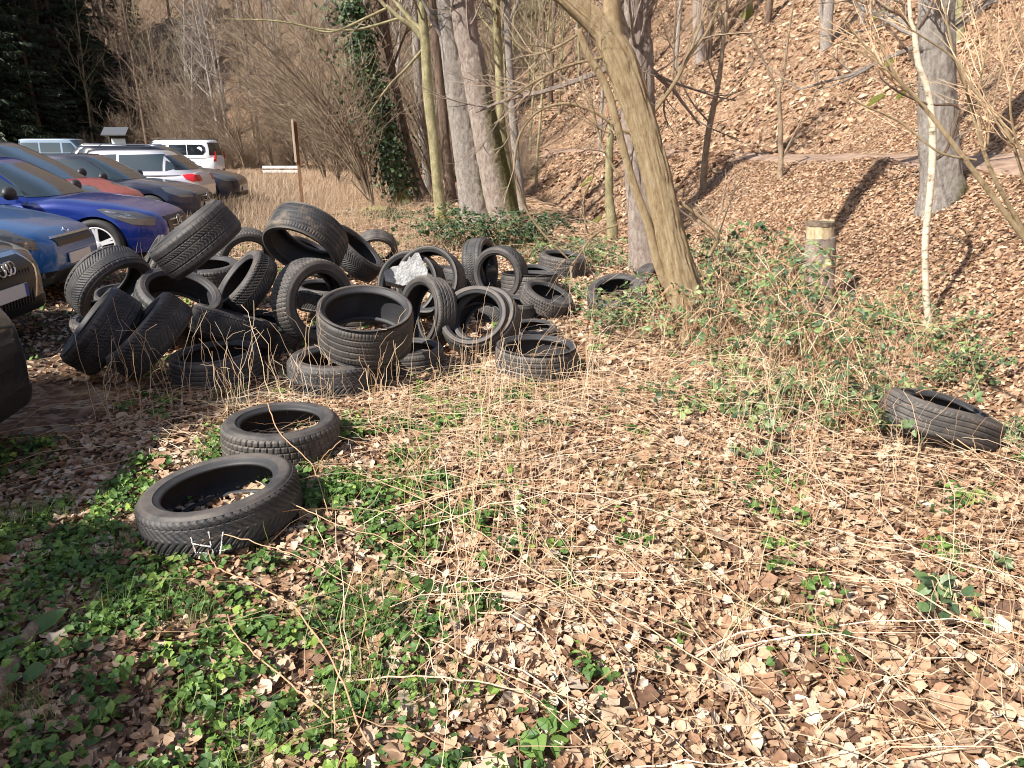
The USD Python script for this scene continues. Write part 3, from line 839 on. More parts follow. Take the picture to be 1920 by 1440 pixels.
cane([(735, 1438), (680, 1378), (632, 1255), (555, 1142), (480, 1097), (409, 1064), (390, 1030), (393, 1002)], [0, .03, .06, .07, .06, .05, .05, .05], .0034, .42, 'orange brown cane arching from the bottom edge up to the painted tyre')
cane([(700, 1425), (600, 1330), (520, 1262), (446, 1195), (427, 1152)], [.01, .03, .05, .05, .05], .0034, .4, 'short orange cane pointing up left over the shaded green herbs')
cane([(480, 902), (555, 947), (637, 985), (712, 1007), (800, 1060), (900, 1150)], [.1, .08, .06, .05, .03, .01], .0026, .5, 'orange stem curving right from the hole of the painted tyre')
cane([(367, 989), (469, 1015), (562, 1045), (650, 1095), (760, 1180)], [.1, .07, .05, .03, .01], .0024, .55, 'tan stem crossing in front of the painted tyre tread')
cane([(502, 756), (525, 812), (585, 872), (612, 955), (625, 1010)], [.17, .13, .08, .03, 0], .003, .45, 'tall orange stalk rising in front of the second lying tyre')
cane([(640, 826), (600, 868), (560, 1000)], [.1, .06, .0], .0026, .45, 'short orange stalk leaning right beside the second lying tyre')
cane([(1920, 1048), (1760, 1022), (1600, 996), (1480, 984)], [.01, .015, .02, .02], .007, .12, 'long dark brown twig lying across the leaves at the right edge', 'fallen_twig', 'twig', side=[[(1760, 1022, .015), (1700, 1060, .01), (1650, 1080, .005)]])
cane([(570, 1290), (760, 1268), (950, 1290), (1060, 1340), (1290, 1385)], [.02, .05, .05, .03, .01], .003, .75, 'pale straw stem lying low across the bottom centre of the leaves')
cane([(1230, 1440), (1130, 1180), (960, 1040), (800, 940), (650, 880)], [.0, .06, .08, .07, .03], .0028, .6, 'long tan stem sweeping from the bottom centre towards the second lying tyre')
cane([(1500, 1440), (1440, 1330), (1330, 1250), (1180, 1160), (1010, 1090), (840, 1020)], [0, .04, .07, .08, .06, .02], .0028, .65, 'long tan stem arching over the leaves at lower right of centre')
cane([(1840, 1440), (1700, 1290), (1560, 1190), (1400, 1130), (1260, 1000)], [0, .03, .06, .08, .02], .003, .75, 'pale bent stem rising from the bottom right corner')
cane([(1290, 1240), (1380, 1190), (1480, 1172)], [.01, .05, .08], .0042, .85, 'short pale arched stem standing over leaves at lower right')
cane([(1600, 1010), (1540, 900), (1520, 820), (1550, 700)], [0, .04, .08, .12], .0028, .6, 'upright pale stalk left of the flattened tyre')
cane([(1660, 760), (1740, 790), (1830, 850), (1915, 920)], [.1, .09, .07, .03], .0045, .45, 'orange brown cane lying across the flattened tyre')
cane([(1760, 860), (1790, 790), (1830, 720), (1860, 680)], [.03, .08, .12, .14], .0034, .5, 'brown cane standing up behind the flattened tyre')

# ------------------------------------------------------------------ brambles, ivy
br_leaf = [leaf_oval(4, .33, .12, .15), leaf_oval(4, .36, .2, -.2), leaf_oval(4, .34, -.08, .1)]


def bramble(label, x, y, spread, tall, stems, leaves, seed, mat='bramble_leaf', size=(.035, .062), group=None, name='bramble', cat='bramble', zoff=0.0, squash=1.0, stem_tint=(.1, .98)):
    r = np.random.default_rng(seed)
    tall = tall * (1.3 if leaves >= 100 and mat == 'bramble_leaf' else 1.0)
    leaves = int(leaves * 2.3) if leaves > 50 else leaves; stems = int(stems * 1.6) if leaves > 50 else stems
    t_ = thing(name, label, cat, group)
    K = 9; t = np.linspace(0, 1, K)
    a = r.uniform(0, 2 * math.pi, stems); L = spread * r.uniform(.5, 1.35, stems); h = tall * r.uniform(.4, 1.15, stems)
    off = r.normal(0, spread * .35, (stems, 2)) * [1, squash]
    P = np.zeros((stems, K, 3))
    P[..., 0] = x + off[:, :1] + np.cos(a)[:, None] * L[:, None] * t; P[..., 1] = y + off[:, 1:] + np.sin(a)[:, None] * L[:, None] * t * squash
    P[..., 2] = height(P[..., 0], P[..., 1]) + zoff + h[:, None] * np.sin(t[None] * math.pi * r.uniform(.55, 1.0, (stems, 1))) ** .8
    P[:, 1:-1] += r.normal(0, .02, (stems, K - 2, 3))
    v, f = tubes(P, r.uniform(.0014, .0034, stems)[:, None] * (1 - .5 * t), 4)
    obj('stem', (v, f), LOOKS['dry_stem'], t_, False, {'tint': np.repeat(r.uniform(*stem_tint, stems), K * 4)}, kind='stuff')
    k = r.integers(0, stems, leaves); q = r.uniform(.15, 1, leaves) * (K - 1.001); i = q.astype(int)
    c = P[k, i] + (P[k, i + 1] - P[k, i]) * (q - i)[:, None]
    n3 = unit(r.normal(0, .55, (leaves, 3)) + [-.15, -.25, 1])
    ang = r.uniform(0, 2 * math.pi, leaves)
    pos, B, sz, tn = [], [], [], []
    s0 = r.uniform(*size, leaves); t0 = np.clip(r.beta(2, 2.2, leaves), 0, 1)
    for d in (-1.25, 0, 1.25):
        x_ = np.stack([np.cos(ang + d), np.sin(ang + d), np.zeros(leaves)], -1)
        zz = unit(n3 + r.normal(0, .2, (leaves, 3))); x_ = unit(x_ - zz * (x_ * zz).sum(-1, keepdims=True))
        pos.append(c + x_ * (s0 * .62)[:, None] + n3 * .012); B.append(np.stack([x_, np.cross(zz, x_), zz], 1)); sz.append(s0 * (1 if d == 0 else .82)); tn.append(np.clip(t0 + r.normal(0, .08, leaves), 0, 1))
    v, f, tt = scatter(br_leaf, np.vstack(pos), np.vstack(B), np.concatenate(sz), r, np.concatenate(tn))
    obj('foliage', (v, f), LOOKS[mat], t_, False, {'tint': tt}, kind='stuff')
    return t_


def bramble_px(label, px, py, *a, **k):
    g_ = ground_at(px, py)
    return bramble(label, g_[0], g_[1], *a, **k)


bramble_px('dense bramble with dark leaves at the foot of the leaning tan tree', 1350, 575, .42, .6, 70, 120, 61)
bramble_px('bramble tangle sprawling in front of the leaning tan tree', 1310, 640, .55, .42, 80, 110, 62)
bramble_px('bramble with bluish leaves between the leaning tree and the sawn stump', 1440, 610, .5, .55, 80, 130, 63)
bramble_px('broad bramble thicket in front of the sawn stump', 1510, 680, .6, .5, 110, 160, 64)
bramble_px('bramble growing between the sawn stump and the white birch', 1640, 640, .45, .4, 70, 110, 65)
bramble_px('bramble at the foot of the thin white birch', 1740, 660, .4, .32, 44, 70, 66)
bramble_px('bramble creeping just left of the flattened tyre', 1640, 790, .42, .2, 40, 85, 67)
bramble_px('bramble with glossy leaves behind the flattened tyre', 1800, 715, .36, .22, 34, 110, 68)
bramble_px('bramble covering the right end of the flattened tyre', 1880, 830, .28, .2, 30, 80, 69)
bramble_px('low bramble round a mossy stone right of centre', 1420, 790, .45, .16, 34, 70, 70)
bramble_px('low bramble in front of the tyre that lies by the leaning tree', 1180, 610, .45, .18, 44, 110, 71)
bramble_px('bramble between the pile and the big upright trunk', 1090, 500, .7, .25, 50, 190, 72)
bramble_px('bramble creeping at the right end of the tyre pile', 1110, 560, .4, .14, 34, 90, 73)
bramble_px('dark evergreen bramble bush at the foot of the two leaning trunks', 880, 462, .85, .5, 60, 380, 74, 'ivy_leaf', (.04, .075))
bramble_px('dark evergreen bush right of the two leaning trunks', 985, 470, .6, .5, 44, 260, 75, 'ivy_leaf', (.04, .075))
bramble_px('dark ground ivy spreading below the ivy covered tree', 760, 412, 1.3, .16, 50, 260, 76, 'ivy_leaf', (.05, .08), name='ground_ivy', cat='ivy')
bramble_px('single bramble shoot with large leaves lying at the lower right', 1815, 1165, .13, .10, 6, 11, 77, size=(.055, .075))
bramble_px('small bramble sprig with green leaves under the long twig at right', 1830, 1080, .08, .05, 4, 3, 78, size=(.045, .055))
bramble_px('small green bramble sprig at the bottom left of the right half', 1000, 1395, .1, .05, 5, 7, 79, 'green_leaf', (.045, .065))
bramble_px('small bramble sprig beside the leaves at centre right', 1400, 860, .16, .08, 8, 14, 80, size=(.04, .06))
bramble_px('small pair of bramble leaves in the sunny leaves below centre', 790, 1130, .1, .05, 5, 6, 81, 'green_leaf', (.04, .055))
bramble_px('loose bramble straggling towards the viewer below the thicket', 1560, 770, .5, .28, 80, 70, 82)

# ------------------------------------------------------------------ trees
def bark(name, ramp, scale=9.0, stretch=(1, 1, .22), bump=.8, moss=(.115, .11, .022), rough=.9, distance=.03, crack=.5):
    look(name, {
        'c': ('geometry', {}), 'm': ('mapping', {'scale': stretch}), 'n': ('noise_texture', {'scale': scale, 'detail': 7, 'roughness': .68}), 'n2': ('noise_texture', {'scale': scale * 3.3, 'detail': 5, 'roughness': .7}),
        'vo': ('voronoi_texture', {'feature': 'distance_to_edge', 'scale': scale * 2.2}), 'dv': ('mix', {'mix_type': 'add', 'fac': .25}), 'vr': ('map_range', {'from_min': .0, 'from_max': .10, 'to_min': crack, 'to_max': 1.0, 'clamp': True}), 'mu': ('mix', {'mix_type': 'multiply', 'fac': 1.0}), 'hh': ('math', {'math_type': 'multiply_add', 'value2': .6}), 'r': ('rgb_ramp', {'ramp': ramp}), 'a': ('attribute', {'attribute': 'moss'}), 'n3': ('noise_texture', {'scale': 22.0, 'detail': 5}), 'mr': ('math', {'math_type': 'add'}), 'ms': ('map_range', {'from_min': .78, 'from_max': 1.3, 'clamp': True}),
        'x': ('mix', {'color2': moss}), 'b': ('bump', {'strength': bump, 'distance': distance}), 'p': ('principled_bsdf', {'roughness': rough, 'specular_ior_level': .2})},
        [('c.position', 'm.vector'), ('m.vector', 'n.vector'), ('m.vector', 'n2.vector'), ('c.position', 'n3.vector'), ('n.fac', 'r.fac'), ('a.fac', 'mr.value1'), ('n3.fac', 'mr.value2'), ('mr.value', 'ms.value'),
         ('m.vector', 'dv.color1'), ('n2.color', 'dv.color2'), ('dv.color', 'vo.vector'), ('vo.distance', 'vr.value'), ('r.color', 'mu.color1'), ('vr.result', 'mu.color2'), ('n2.fac', 'hh.value1'), ('vr.result', 'hh.value3'), ('mu.color', 'x.color1'), ('ms.result', 'x.fac'), ('x.color', 'p.base_color'), ('hh.value', 'b.height'), ('b.normal', 'p.normal')])


bark('bark_tan', [(.26, (.18, .12, .065)), (.40, (.46, .33, .185)), (.55, (.60, .455, .275)), (.75, (.70, .58, .40))], 26, (1, 1, .42), 1.0, crack=.6)
bark('bark_pink', [(.26, (.20, .145, .12)), (.40, (.38, .29, .24)), (.55, (.52, .43, .37)), (.75, (.66, .60, .54))], 26, (1, 1, .5), 1.0)
bark('bark_grey', [(.26, (.18, .145, .12)), (.40, (.34, .29, .25)), (.56, (.48, .43, .385)), (.75, (.62, .58, .53))], 26, (1, 1, .45), 1.0)
bark('bark_green', [(.3, (.13, .115, .06)), (.5, (.25, .22, .12)), (.7, (.38, .34, .21))], 8, (1, 1, .5), .4)
bark('bark_brown', [(.3, (.06, .042, .03)), (.5, (.16, .11, .08)), (.7, (.27, .20, .15))], 12)
bark('bark_birch', [(.34, (.10, .08, .06)), (.44, (.46, .39, .29)), (.6, (.60, .53, .41)), (.8, (.70, .64, .53))], 10, (1, 1, 2.2), .3, crack=.85)
bark('bark_twiggy', [(.3, (.12, .085, .06)), (.5, (.23, .17, .115)), (.7, (.36, .28, .19))], 7, (1, 1, .5), .3)
bark('cut_wood', [(.3, (.30, .22, .13)), (.5, (.50, .40, .25)), (.7, (.62, .52, .36))], 20, (1, 1, .3), .4)
bark('cut_top', [(.3, (.08, .06, .045)), (.5, (.17, .13, .095)), (.7, (.42, .33, .22))], 14, (1, 1, 1), .5)


def trunk_mesh(C, R, sides=22, rough=.06, seed=0, ridges=7.0, flare=0.0, moss=None, cap=True):
    """C (n,3) centre line, R (n,) radii. moss: (direction xy, height to which it grows)."""
    C, R = np.asarray(C, float), np.asarray(R, float)
    n = len(C)
    T = unit(np.gradient(C, axis=0))
    ref = np.array([0, 1.0, 0]) if abs(unit(C[-1] - C[0])[1]) < .8 else np.array([1.0, 0, 0])
    U = unit(np.cross(T, ref)); V = np.cross(T, U)
    a = np.arange(sides) / sides * 2 * math.pi
    L = np.concatenate([[0], np.cumsum(np.linalg.norm(np.diff(C, axis=0), axis=1))])
    p = np.stack([np.cos(a)[None] * ridges * .5 + 0 * L[:, None], np.sin(a)[None] * ridges * .5 + 0 * L[:, None], L[:, None] * 2.2 + 0 * a[None]], -1)
    disp = (meshkit.fbm(p + seed * 7.3, 4) - .5) * 2 * rough + (meshkit.noise(p * [.35, .35, .3] + seed, 3) - .5) * rough * 2.2
    pr = p * [1.9, 1.9, 1.5] + seed
    disp = disp - rough * 1.5 * np.clip(1 - np.abs(meshkit.noise(pr, 9) - .5) * 6, 0, 1) * (sides > 24)
    fl = 1 + flare * np.exp(-L / .22)[:, None] * (1 + .5 * np.sin(a * 5 + seed)[None])
    rr = R[:, None] * (1 + disp) * fl
    D = np.cos(a)[None, :, None] * U[:, None] + np.sin(a)[None, :, None] * V[:, None]
    v = (C[:, None] + D * rr[..., None])
    i, j = np.meshgrid(np.arange(n - 1), np.arange(sides), indexing='ij')
    q = np.stack([i * sides + j, i * sides + (j + 1) % sides, (i + 1) * sides + (j + 1) % sides, (i + 1) * sides + j], -1).reshape(-1, 4)
    f = tri(q)
    if cap:
        top = (n - 1) * sides
        f = np.vstack([f, [(top, top + k, top + k + 1) for k in range(1, sides - 1)]])
    m = np.zeros((n, sides))
    if moss:
        (mx, my), hgt, amt = moss
        m = amt * np.clip(D[..., 0] * mx + D[..., 1] * my + .25, 0, 1) * np.clip((hgt - L) / max(.3, hgt * .5), 0, 1)[:, None]
    return (v.reshape(-1, 3), f), m.ravel()


def sprout(rng, P, R, m, lo, hi, spread, length, radius=.55, K=6, wig=.09, lift=.05):
    """m shoots on each parent curve P (n,K,3) with radii R (n,K): their curves and radii."""
    n, KK, _ = P.shape
    par = np.repeat(np.arange(n), m)
    q = rng.uniform(lo, hi, n * m) * (KK - 1.001); i = q.astype(int); fq = (q - i)[:, None]
    base = P[par, i] * (1 - fq) + P[par, i + 1] * fq
    d = unit(P[par, i + 1] - P[par, i])
    perp = rng.normal(size=(n * m, 3)); perp = unit(perp - d * (perp * d).sum(-1, keepdims=True))
    ang = rng.uniform(*spread, n * m)[:, None]
    d = unit(d * np.cos(ang) + perp * np.sin(ang))
    L = rng.uniform(*length, n * m)
    Q = [base]
    for _ in range(K - 1):
        d = unit(d + rng.normal(0, wig, d.shape) + [0, 0, lift])
        Q.append(Q[-1] + d * (L / (K - 1))[:, None])
    r0 = np.minimum(R[par, i] * radius, L * .02)
    return np.stack(Q, 1), r0[:, None] * np.linspace(1, .35, K)[None]


def crown(rng, C, R, n1, l1, n2, l2, n3, l3, lo=.35, spread=(.5, 1.1), rmin=.0022):
    """Limbs, branches and twigs on a trunk line: two meshes (branches, twigs)."""
    P1, R1 = sprout(rng, C[None], R[None], n1, lo, .98, spread, l1, .55, 8)
    P2, R2 = sprout(rng, P1, R1, n2, .25, .98, (.4, 1.0), l2, .6, 6)
    P3, R3 = sprout(rng, P2, R2, n3, .15, .98, (.3, 1.0), l3, .7, 5, .12)
    b = merge([tubes(P1, np.maximum(R1, rmin * 1.6), 5), tubes(P2, np.maximum(R2, rmin * 1.2), 4)])
    return b, tubes(P3, np.maximum(R3, rmin), 3)


def at_y(px, py, y):
    d = ray(px, py)
    return np.array([0, 0, EYE]) + d * (y / d[1])


def tree(label, line, mat, name='tree', y=None, lean=0.0, ext=6.0, sides=20, rough=.07, flare=.25, moss=None, seed=1, limbs=(), bare=True, group=None, sink=.12, ridges=7.0, crown_n=(14, 5, 6), limb_mat=None):
    limb_mat = limb_mat or mat
    """line: (px, py, width in px) from the foot upwards; limbs: further such lines that start on the trunk."""
    rng = np.random.default_rng(seed)
    y = float(ground_at(line[0][0], line[0][1])[1]) if y is None else y
    d0 = line[0][1]

    def world(ln):
        P = np.array([at_y(a, b, y + lean * (d0 - b) / 600.0) for a, b, _ in ln])
        s, c = math.sin(PITCH), math.cos(PITCH)
        dep = P[:, 1] * c - (P[:, 2] - EYE) * s
        return P, np.array([w for _, _, w in ln]) * dep / FPX / 2
    P, R = world(line)
    foot = P[0].copy(); foot[2] = min(P[0][2], float(height(P[0][0], P[0][1]))) - sink
    if foot[2] < P[0][2] - .05:
        P, R = np.vstack([foot, P]), np.concatenate([R[:1], R])
    if ext:
        d = unit(unit(P[-1] - P[-2]) + [0, 0, .8])
        P = np.vstack([P, P[-1] + d * ext * .5, P[-1] + d * ext * .5 + unit(d + [0, 0, .3]) * ext * .5]); R = np.concatenate([R, [R[-1] * .75, R[-1] * .35]])
    step = .035 if sides > 24 else .09
    n = max(12, int(np.linalg.norm(np.diff(P, axis=0), axis=1).sum() / step))
    C = catmull(np.column_stack([P, R]), min(n, 320 if sides > 24 else 90))
    t = thing(name, label, 'tree' if name != 'sapling' else 'sapling', group)
    mesh, mo = trunk_mesh(C[:, :3], C[:, 3], sides, rough, seed, ridges, flare, moss)
    obj('trunk', mesh, LOOKS[mat], t, True, {'moss': mo})
    fine = []
    for k, ln in enumerate(limbs):
        Q, S = world(ln)
        if ln[-1][1] < 12 and ext:
            d = unit(unit(Q[-1] - Q[-2]) + [0, 0, .2])
            Q = np.vstack([Q, Q[-1] + d * ext * .4]); S = np.concatenate([S, [S[-1] * .5]])
        D = catmull(np.column_stack([Q, S]), 8 * len(Q))
        mm, mo = trunk_mesh(D[:, :3], np.maximum(D[:, 3], .002), 12 if ln[0][2] > 18 else 7, rough, seed + k + 1, ridges)
        obj('limb' if ln[0][2] > 18 else 'branch', mm, LOOKS[limb_mat], t, True, {'moss': mo})
        if ln[0][2] <= 9:
            Dq = catmull(D, 14)
            P2, R2 = sprout(rng, Dq[None, :, :3], Dq[None, :, 3], 7, .2, .98, (.3, 1.0), (.15, .7), .6, 7, .1, .02)
            P3, R3 = sprout(rng, P2, R2, 3, .3, .95, (.3, .9), (.08, .35), .7, 5, .12, .02)
            fine += [tubes(P2, np.maximum(R2, .0014), 3), tubes(P3, np.maximum(R3, .0011), 3)]
    if fine:
        w = merge(fine)
        obj('twigs', w, LOOKS['twig'], t, False, {'tint': np.full(len(w[0]), .8)}, kind='stuff')
    if bare and ext:
        b, w = crown(rng, C[-int(len(C) * .45):, :3], C[-int(len(C) * .45):, 3], crown_n[0], (.8, 2.6), crown_n[1], (.3, 1.1), crown_n[2], (.15, .6), .15)
        obj('crown', b, LOOKS[limb_mat], t, False, {'moss': np.zeros(len(b[0]))})
        obj('twigs', w, LOOKS['twig'], t, False, {'tint': np.full(len(w[0]), .5)}, kind='stuff')
    return t, C, y


# the big ones, one by one
lt, ltC, lty = tree('leaning forked tree with tan furrowed bark, nearest and brightest of all', [(1303, 632, 84), (1290, 570, 69), (1272, 500, 60), (1250, 410, 54), (1224, 300, 53), (1194, 200, 56), (1164, 118, 60), (1128, 55, 48), (1075, 5, 41), (1020, -40, 38)], 'bark_tan', 'leaning_tree', sides=84, rough=.075, flare=.65, seed=3, ext=0, bare=False, ridges=9,
    limbs=[[(1172, 140, 40), (1153, 70, 36), (1148, 5, 33), (1150, -60, 30)],
           [(1262, 560, 20), (1235, 500, 17), (1215, 420, 15), (1188, 345, 15), (1168, 275, 14), (1140, 170, 14), (1105, 105, 13), (1085, 55, 12)],
           [(1222, 214, 9), (1262, 160, 8), (1292, 105, 8), (1325, 60, 7), (1346, 12, 6), (1350, -20, 5)],
           [(1292, 105, 5), (1312, 50, 4), (1330, 5, 3)],
           [(1200, 255, 6), (1160, 240, 6), (1115, 210, 6), (1060, 194, 6), (1005, 212, 5), (972, 260, 5), (965, 330, 5), (985, 390, 4), (1020, 440, 4), (1066, 486, 3)],
           [(1092, 58, 5), (1050, 85, 5), (1000, 100, 4), (950, 66, 3)],
           [(1128, 108, 6), (1060, 125, 5), (1000, 155, 5), (945, 192, 4)],
           [(1180, 250, 4), (1140, 248, 4), (1095, 225, 3), (1060, 205, 3)],
           [(1160, 330, 5), (1130, 275, 4), (1105, 190, 4), (1080, 155, 3)],
           [(1300, 590, 7), (1230, 615, 6), (1140, 660, 5), (1080, 690, 3)],
           [(1290, 470, 5), (1292, 540, 5), (1250, 620, 4), (1140, 640, 3)],
           [(1330, 480, 6), (1345, 440, 7), (1310, 405, 7), (1275, 380, 6)],
           [(1160, 420, 4), (1115, 440, 4), (1085, 480, 4), (1070, 500, 3)],
           [(1110, 290, 3), (1112, 330, 3), (1095, 370, 3), (1100, 430, 3), (1112, 440, 2)]])
tree('thick upright trunk with scaly pinkish grey bark just behind the leaning tree', [(1212, 512, 66), (1210, 450, 62), (1206, 380, 60), (1200, 280, 62), (1196, 180, 62), (1193, 90, 60), (1190, 0, 58)], 'bark_pink', 'trunk_tree', sides=64, rough=.05, flare=.1, seed=5, ext=11, ridges=12, crown_n=(26, 5, 6))
tree('left of two thick leaning trunks, greyer, ivy leaves at its foot', [(900, 425, 64), (888, 360, 58), (876, 280, 52), (862, 200, 47), (848, 100, 42), (836, 0, 38)], 'bark_grey', 'trunk_tree', y=14.4, sides=44, rough=.05, seed=7, ext=9, moss=((.9, .25), 2.2, .9), ridges=12)
tree('right of two thick leaning trunks, reddish with a mossy right side', [(950, 428, 60), (935, 360, 58), (918, 280, 54), (902, 200, 50), (884, 100, 48), (866, 0, 46)], 'bark_pink', 'trunk_tree', y=14.2, sides=44, rough=.05, seed=9, ext=10, moss=((.9, -.15), 4.2, .8), ridges=12)
tree('smooth greenish young tree with a bent branch towards the left', [(830, 428, 25), (822, 360, 21), (813, 260, 20), (803, 180, 19), (798, 90, 18), (790, 0, 17)], 'bark_green', 'young_tree', sides=16, rough=.035, seed=11, ext=5, moss=((0, -1), .7, .8),
     limbs=[[(797, 78, 13), (775, 52, 11), (750, 34, 9), (728, 14, 8), (708, -6, 7)], [(728, 14, 5), (690, 32, 5), (620, 60, 4), (560, 46, 3), (500, 38, 3), (420, 36, 2)], [(793, 92, 6), (760, 130, 5), (730, 160, 4), (690, 215, 2)], [(750, 34, 5), (670, 55, 4), (600, 54, 3), (540, 40, 2)], [(800, 60, 5), (830, 20, 4), (850, -5, 3)]])
iv, ivC, ivy_y = tree('tree wrapped in ivy, leaning left, pale bark bare near its foot', [(757, 388, 36), (746, 330, 30), (728, 270, 27), (705, 190, 25), (684, 110, 24), (664, 30, 22), (652, -20, 21)], 'bark_green', 'ivy_clad_tree', sides=18, rough=.05, seed=13, ext=5, moss=((0, -1), .8, .7))
tree('brown trunk right behind the ivy wrapped tree', [(812, 400, 27), (785, 350, 25), (765, 290, 25), (745, 210, 25), (728, 120, 24), (714, 20, 23), (712, -10, 22)], 'bark_brown', 'trunk_tree', y=21.5, sides=18, seed=15, ext=7)
tree('thin crooked brown tree right of the ivy wrapped tree', [(788, 385, 14), (772, 320, 13), (758, 240, 12), (744, 180, 11), (730, 120, 9)], 'bark_brown', 'young_tree', y=20.5, sides=12, seed=17, ext=3)
tree('pale slim trunk seen left of the leaning trunks', [(802, 330, 16), (792, 250, 16), (784, 160, 15), (780, 60, 14), (776, 0, 13)], 'bark_grey', 'young_tree', y=24, sides=12, seed=19, ext=6)
tree('dark slim trunk half hidden behind the left leaning trunk', [(850, 400, 20), (838, 300, 19), (828, 180, 18), (815, 60, 17), (810, 0, 16)], 'bark_brown', 'young_tree', y=20, sides=12, seed=21, ext=6)
tree('greenish slim trunk just right of the two thick leaning trunks', [(972, 440, 19), (955, 340, 18), (940, 230, 16), (935, 120, 15), (930, 0, 14)], 'bark_green', 'young_tree', y=16, sides=14, seed=23, ext=6, rough=.04)
tree('grey slim trunk in the pair right of the two thick leaning trunks', [(985, 420, 15), (972, 330, 15), (962, 220, 15), (955, 110, 14), (950, 0, 14)], 'bark_grey', 'young_tree', y=17.2, sides=14, seed=25, ext=6, rough=.04)
tree('short dead grey trunk standing alone in the gully', [(1148, 428, 20), (1143, 380, 17), (1142, 320, 15), (1144, 260, 14), (1148, 222, 13)], 'bark_green', 'dead_tree', y=13.0, sides=14, seed=27, ext=0, bare=False, rough=.06)
tree('big grey trunk on the slope with lichen and a mossy foot at right', [(1767, 372, 82), (1764, 330, 70), (1760, 260, 66), (1758, 170, 64), (1757, 80, 63), (1757, 0, 62)], 'bark_grey', 'trunk_tree', sides=56, rough=.05, seed=29, ext=10, flare=.32, moss=((.95, -.3), 1.3, 1.0), ridges=13, sink=.75, crown_n=(24, 5, 6))
bt, btC, bty = tree('thin white birch stem in front of the big mossy-footed trunk', [(1742, 622, 12), (1736, 540, 12), (1735, 450, 12), (1742, 380, 12), (1748, 300, 13), (1747, 220, 12), (1738, 165, 11), (1722, 120, 11), (1714, 60, 9), (1706, 20, 7)], 'bark_birch', 'birch', sides=12, rough=.03, seed=31, ext=2, flare=.1, limb_mat='bark_brown', crown_n=(5, 3, 3),
     limbs=[[(1747, 302, 7), (1772, 285, 6), (1790, 240, 6), (1800, 205, 5), (1815, 190, 4), (1850, 150, 3)], [(1800, 205, 5), (1785, 196, 5), (1740, 195, 4), (1690, 175, 4), (1655, 150, 3), (1648, 132, 2)], [(1714, 60, 6), (1690, 30, 5), (1650, 8, 3)], [(1722, 55, 5), (1745, 15, 4), (1752, -10, 3)]])
tree('slender forked sapling on the gully bank, left of two in the middle right', [(1318, 360, 13), (1322, 300, 13), (1328, 250, 12), (1338, 200, 11), (1348, 150, 9), (1356, 80, 8), (1364, 10, 7)], 'bark_twiggy', 'sapling', sides=10, rough=.04, seed=33, ext=3, flare=.1,
     limbs=[[(1338, 200, 4), (1375, 165, 3), (1410, 120, 3), (1440, 90, 2)], [(1330, 230, 4), (1300, 195, 3), (1280, 160, 3), (1262, 120, 2)], [(1345, 165, 4), (1330, 120, 3), (1318, 60, 2)]])
tree('slender forked sapling by the path, right of two in the middle right', [(1462, 335, 11), (1464, 290, 10), (1463, 230, 9), (1460, 175, 8)], 'bark_twiggy', 'sapling', sides=10, rough=.03, seed=35, ext=0, flare=.2,
     limbs=[[(1460, 178, 5), (1470, 140, 4), (1478, 70, 4), (1490, -5, 3)], [(1460, 178, 5), (1445, 140, 4), (1420, 90, 4), (1398, 50, 3), (1385, 30, 2)], [(1464, 300, 5), (1480, 270, 4), (1500, 230, 3), (1530, 170, 3), (1532, 140, 2)]])
tree('reddish trunk high on the hill behind the leaning tree', [(1313, 118, 22), (1310, 60, 20), (1308, 0, 19)], 'bark_pink', 'trunk_tree', sides=14, seed=37, ext=8, sink=.6)
tree('grey split trunk high on the hill right of centre', [(1549, 92, 18), (1550, 50, 22), (1555, 0, 18)], 'bark_grey', 'trunk_tree', sides=14, seed=39, ext=8, limbs=[[(1552, 60, 9), (1540, 30, 8), (1538, -8, 7)]])
tree('pale thin trunk high on the hill right of the split trunk', [(1617, 45, 9), (1616, 20, 8), (1614, 0, 8)], 'bark_grey', 'young_tree', sides=10, seed=41, ext=6)
tree('green tinged trunk high on the hill behind the big mossy-footed trunk', [(1800, 70, 15), (1798, 30, 15), (1800, 0, 14)], 'bark_green', 'young_tree', sides=12, seed=43, ext=6)
tree('short trunk with a mossy foot high on the hill near the middle', [(1404, 35, 14), (1405, 10, 13), (1406, -10, 12)], 'bark_green', 'young_tree', sides=12, seed=45, ext=6, moss=((0, -1), .8, 1))

# ivy on its tree
rng = np.random.default_rng(91)
ivy_v = leaf_lobed(rng, 3, .1), leaf_oval(2, .45, .1, .1)
n = 3400
q = np.clip(rng.beta(1.6, 1.5, n), 0, 1) * .62 + .14
q[:300] = rng.uniform(0, .12, 300)
i = (q * (len(ivC) - 1.01)).astype(int)
a = rng.uniform(0, 2 * math.pi, n)
rr = ivC[i, 3] + rng.gamma(1.6, .055, n) * (.6 + 1.5 * np.sin(np.clip(q, .14, .8) * 4))
p = ivC[i, :3] + np.stack([np.cos(a) * rr, np.sin(a) * rr, rng.normal(0, .08, n)], -1)
hang = rng.uniform(0, 1, n) < .12
p[hang] += np.stack([rng.normal(-.35, .3, hang.sum()), rng.normal(0, .3, hang.sum()), rng.normal(0, .2, hang.sum())], -1)
v, f, tt = scatter(ivy_v, p, basis(unit(np.stack([np.cos(a), np.sin(a), .5 + 0 * a], -1)), rng, .45), rng.uniform(.08, .15, n), rng)
t_ = thing('climbing_ivy', 'dark green ivy climbing the leaning tree left of centre', 'ivy')
obj('foliage', (v, f), LOOKS['ivy_leaf'], t_, False, {'tint': tt}, kind='stuff')

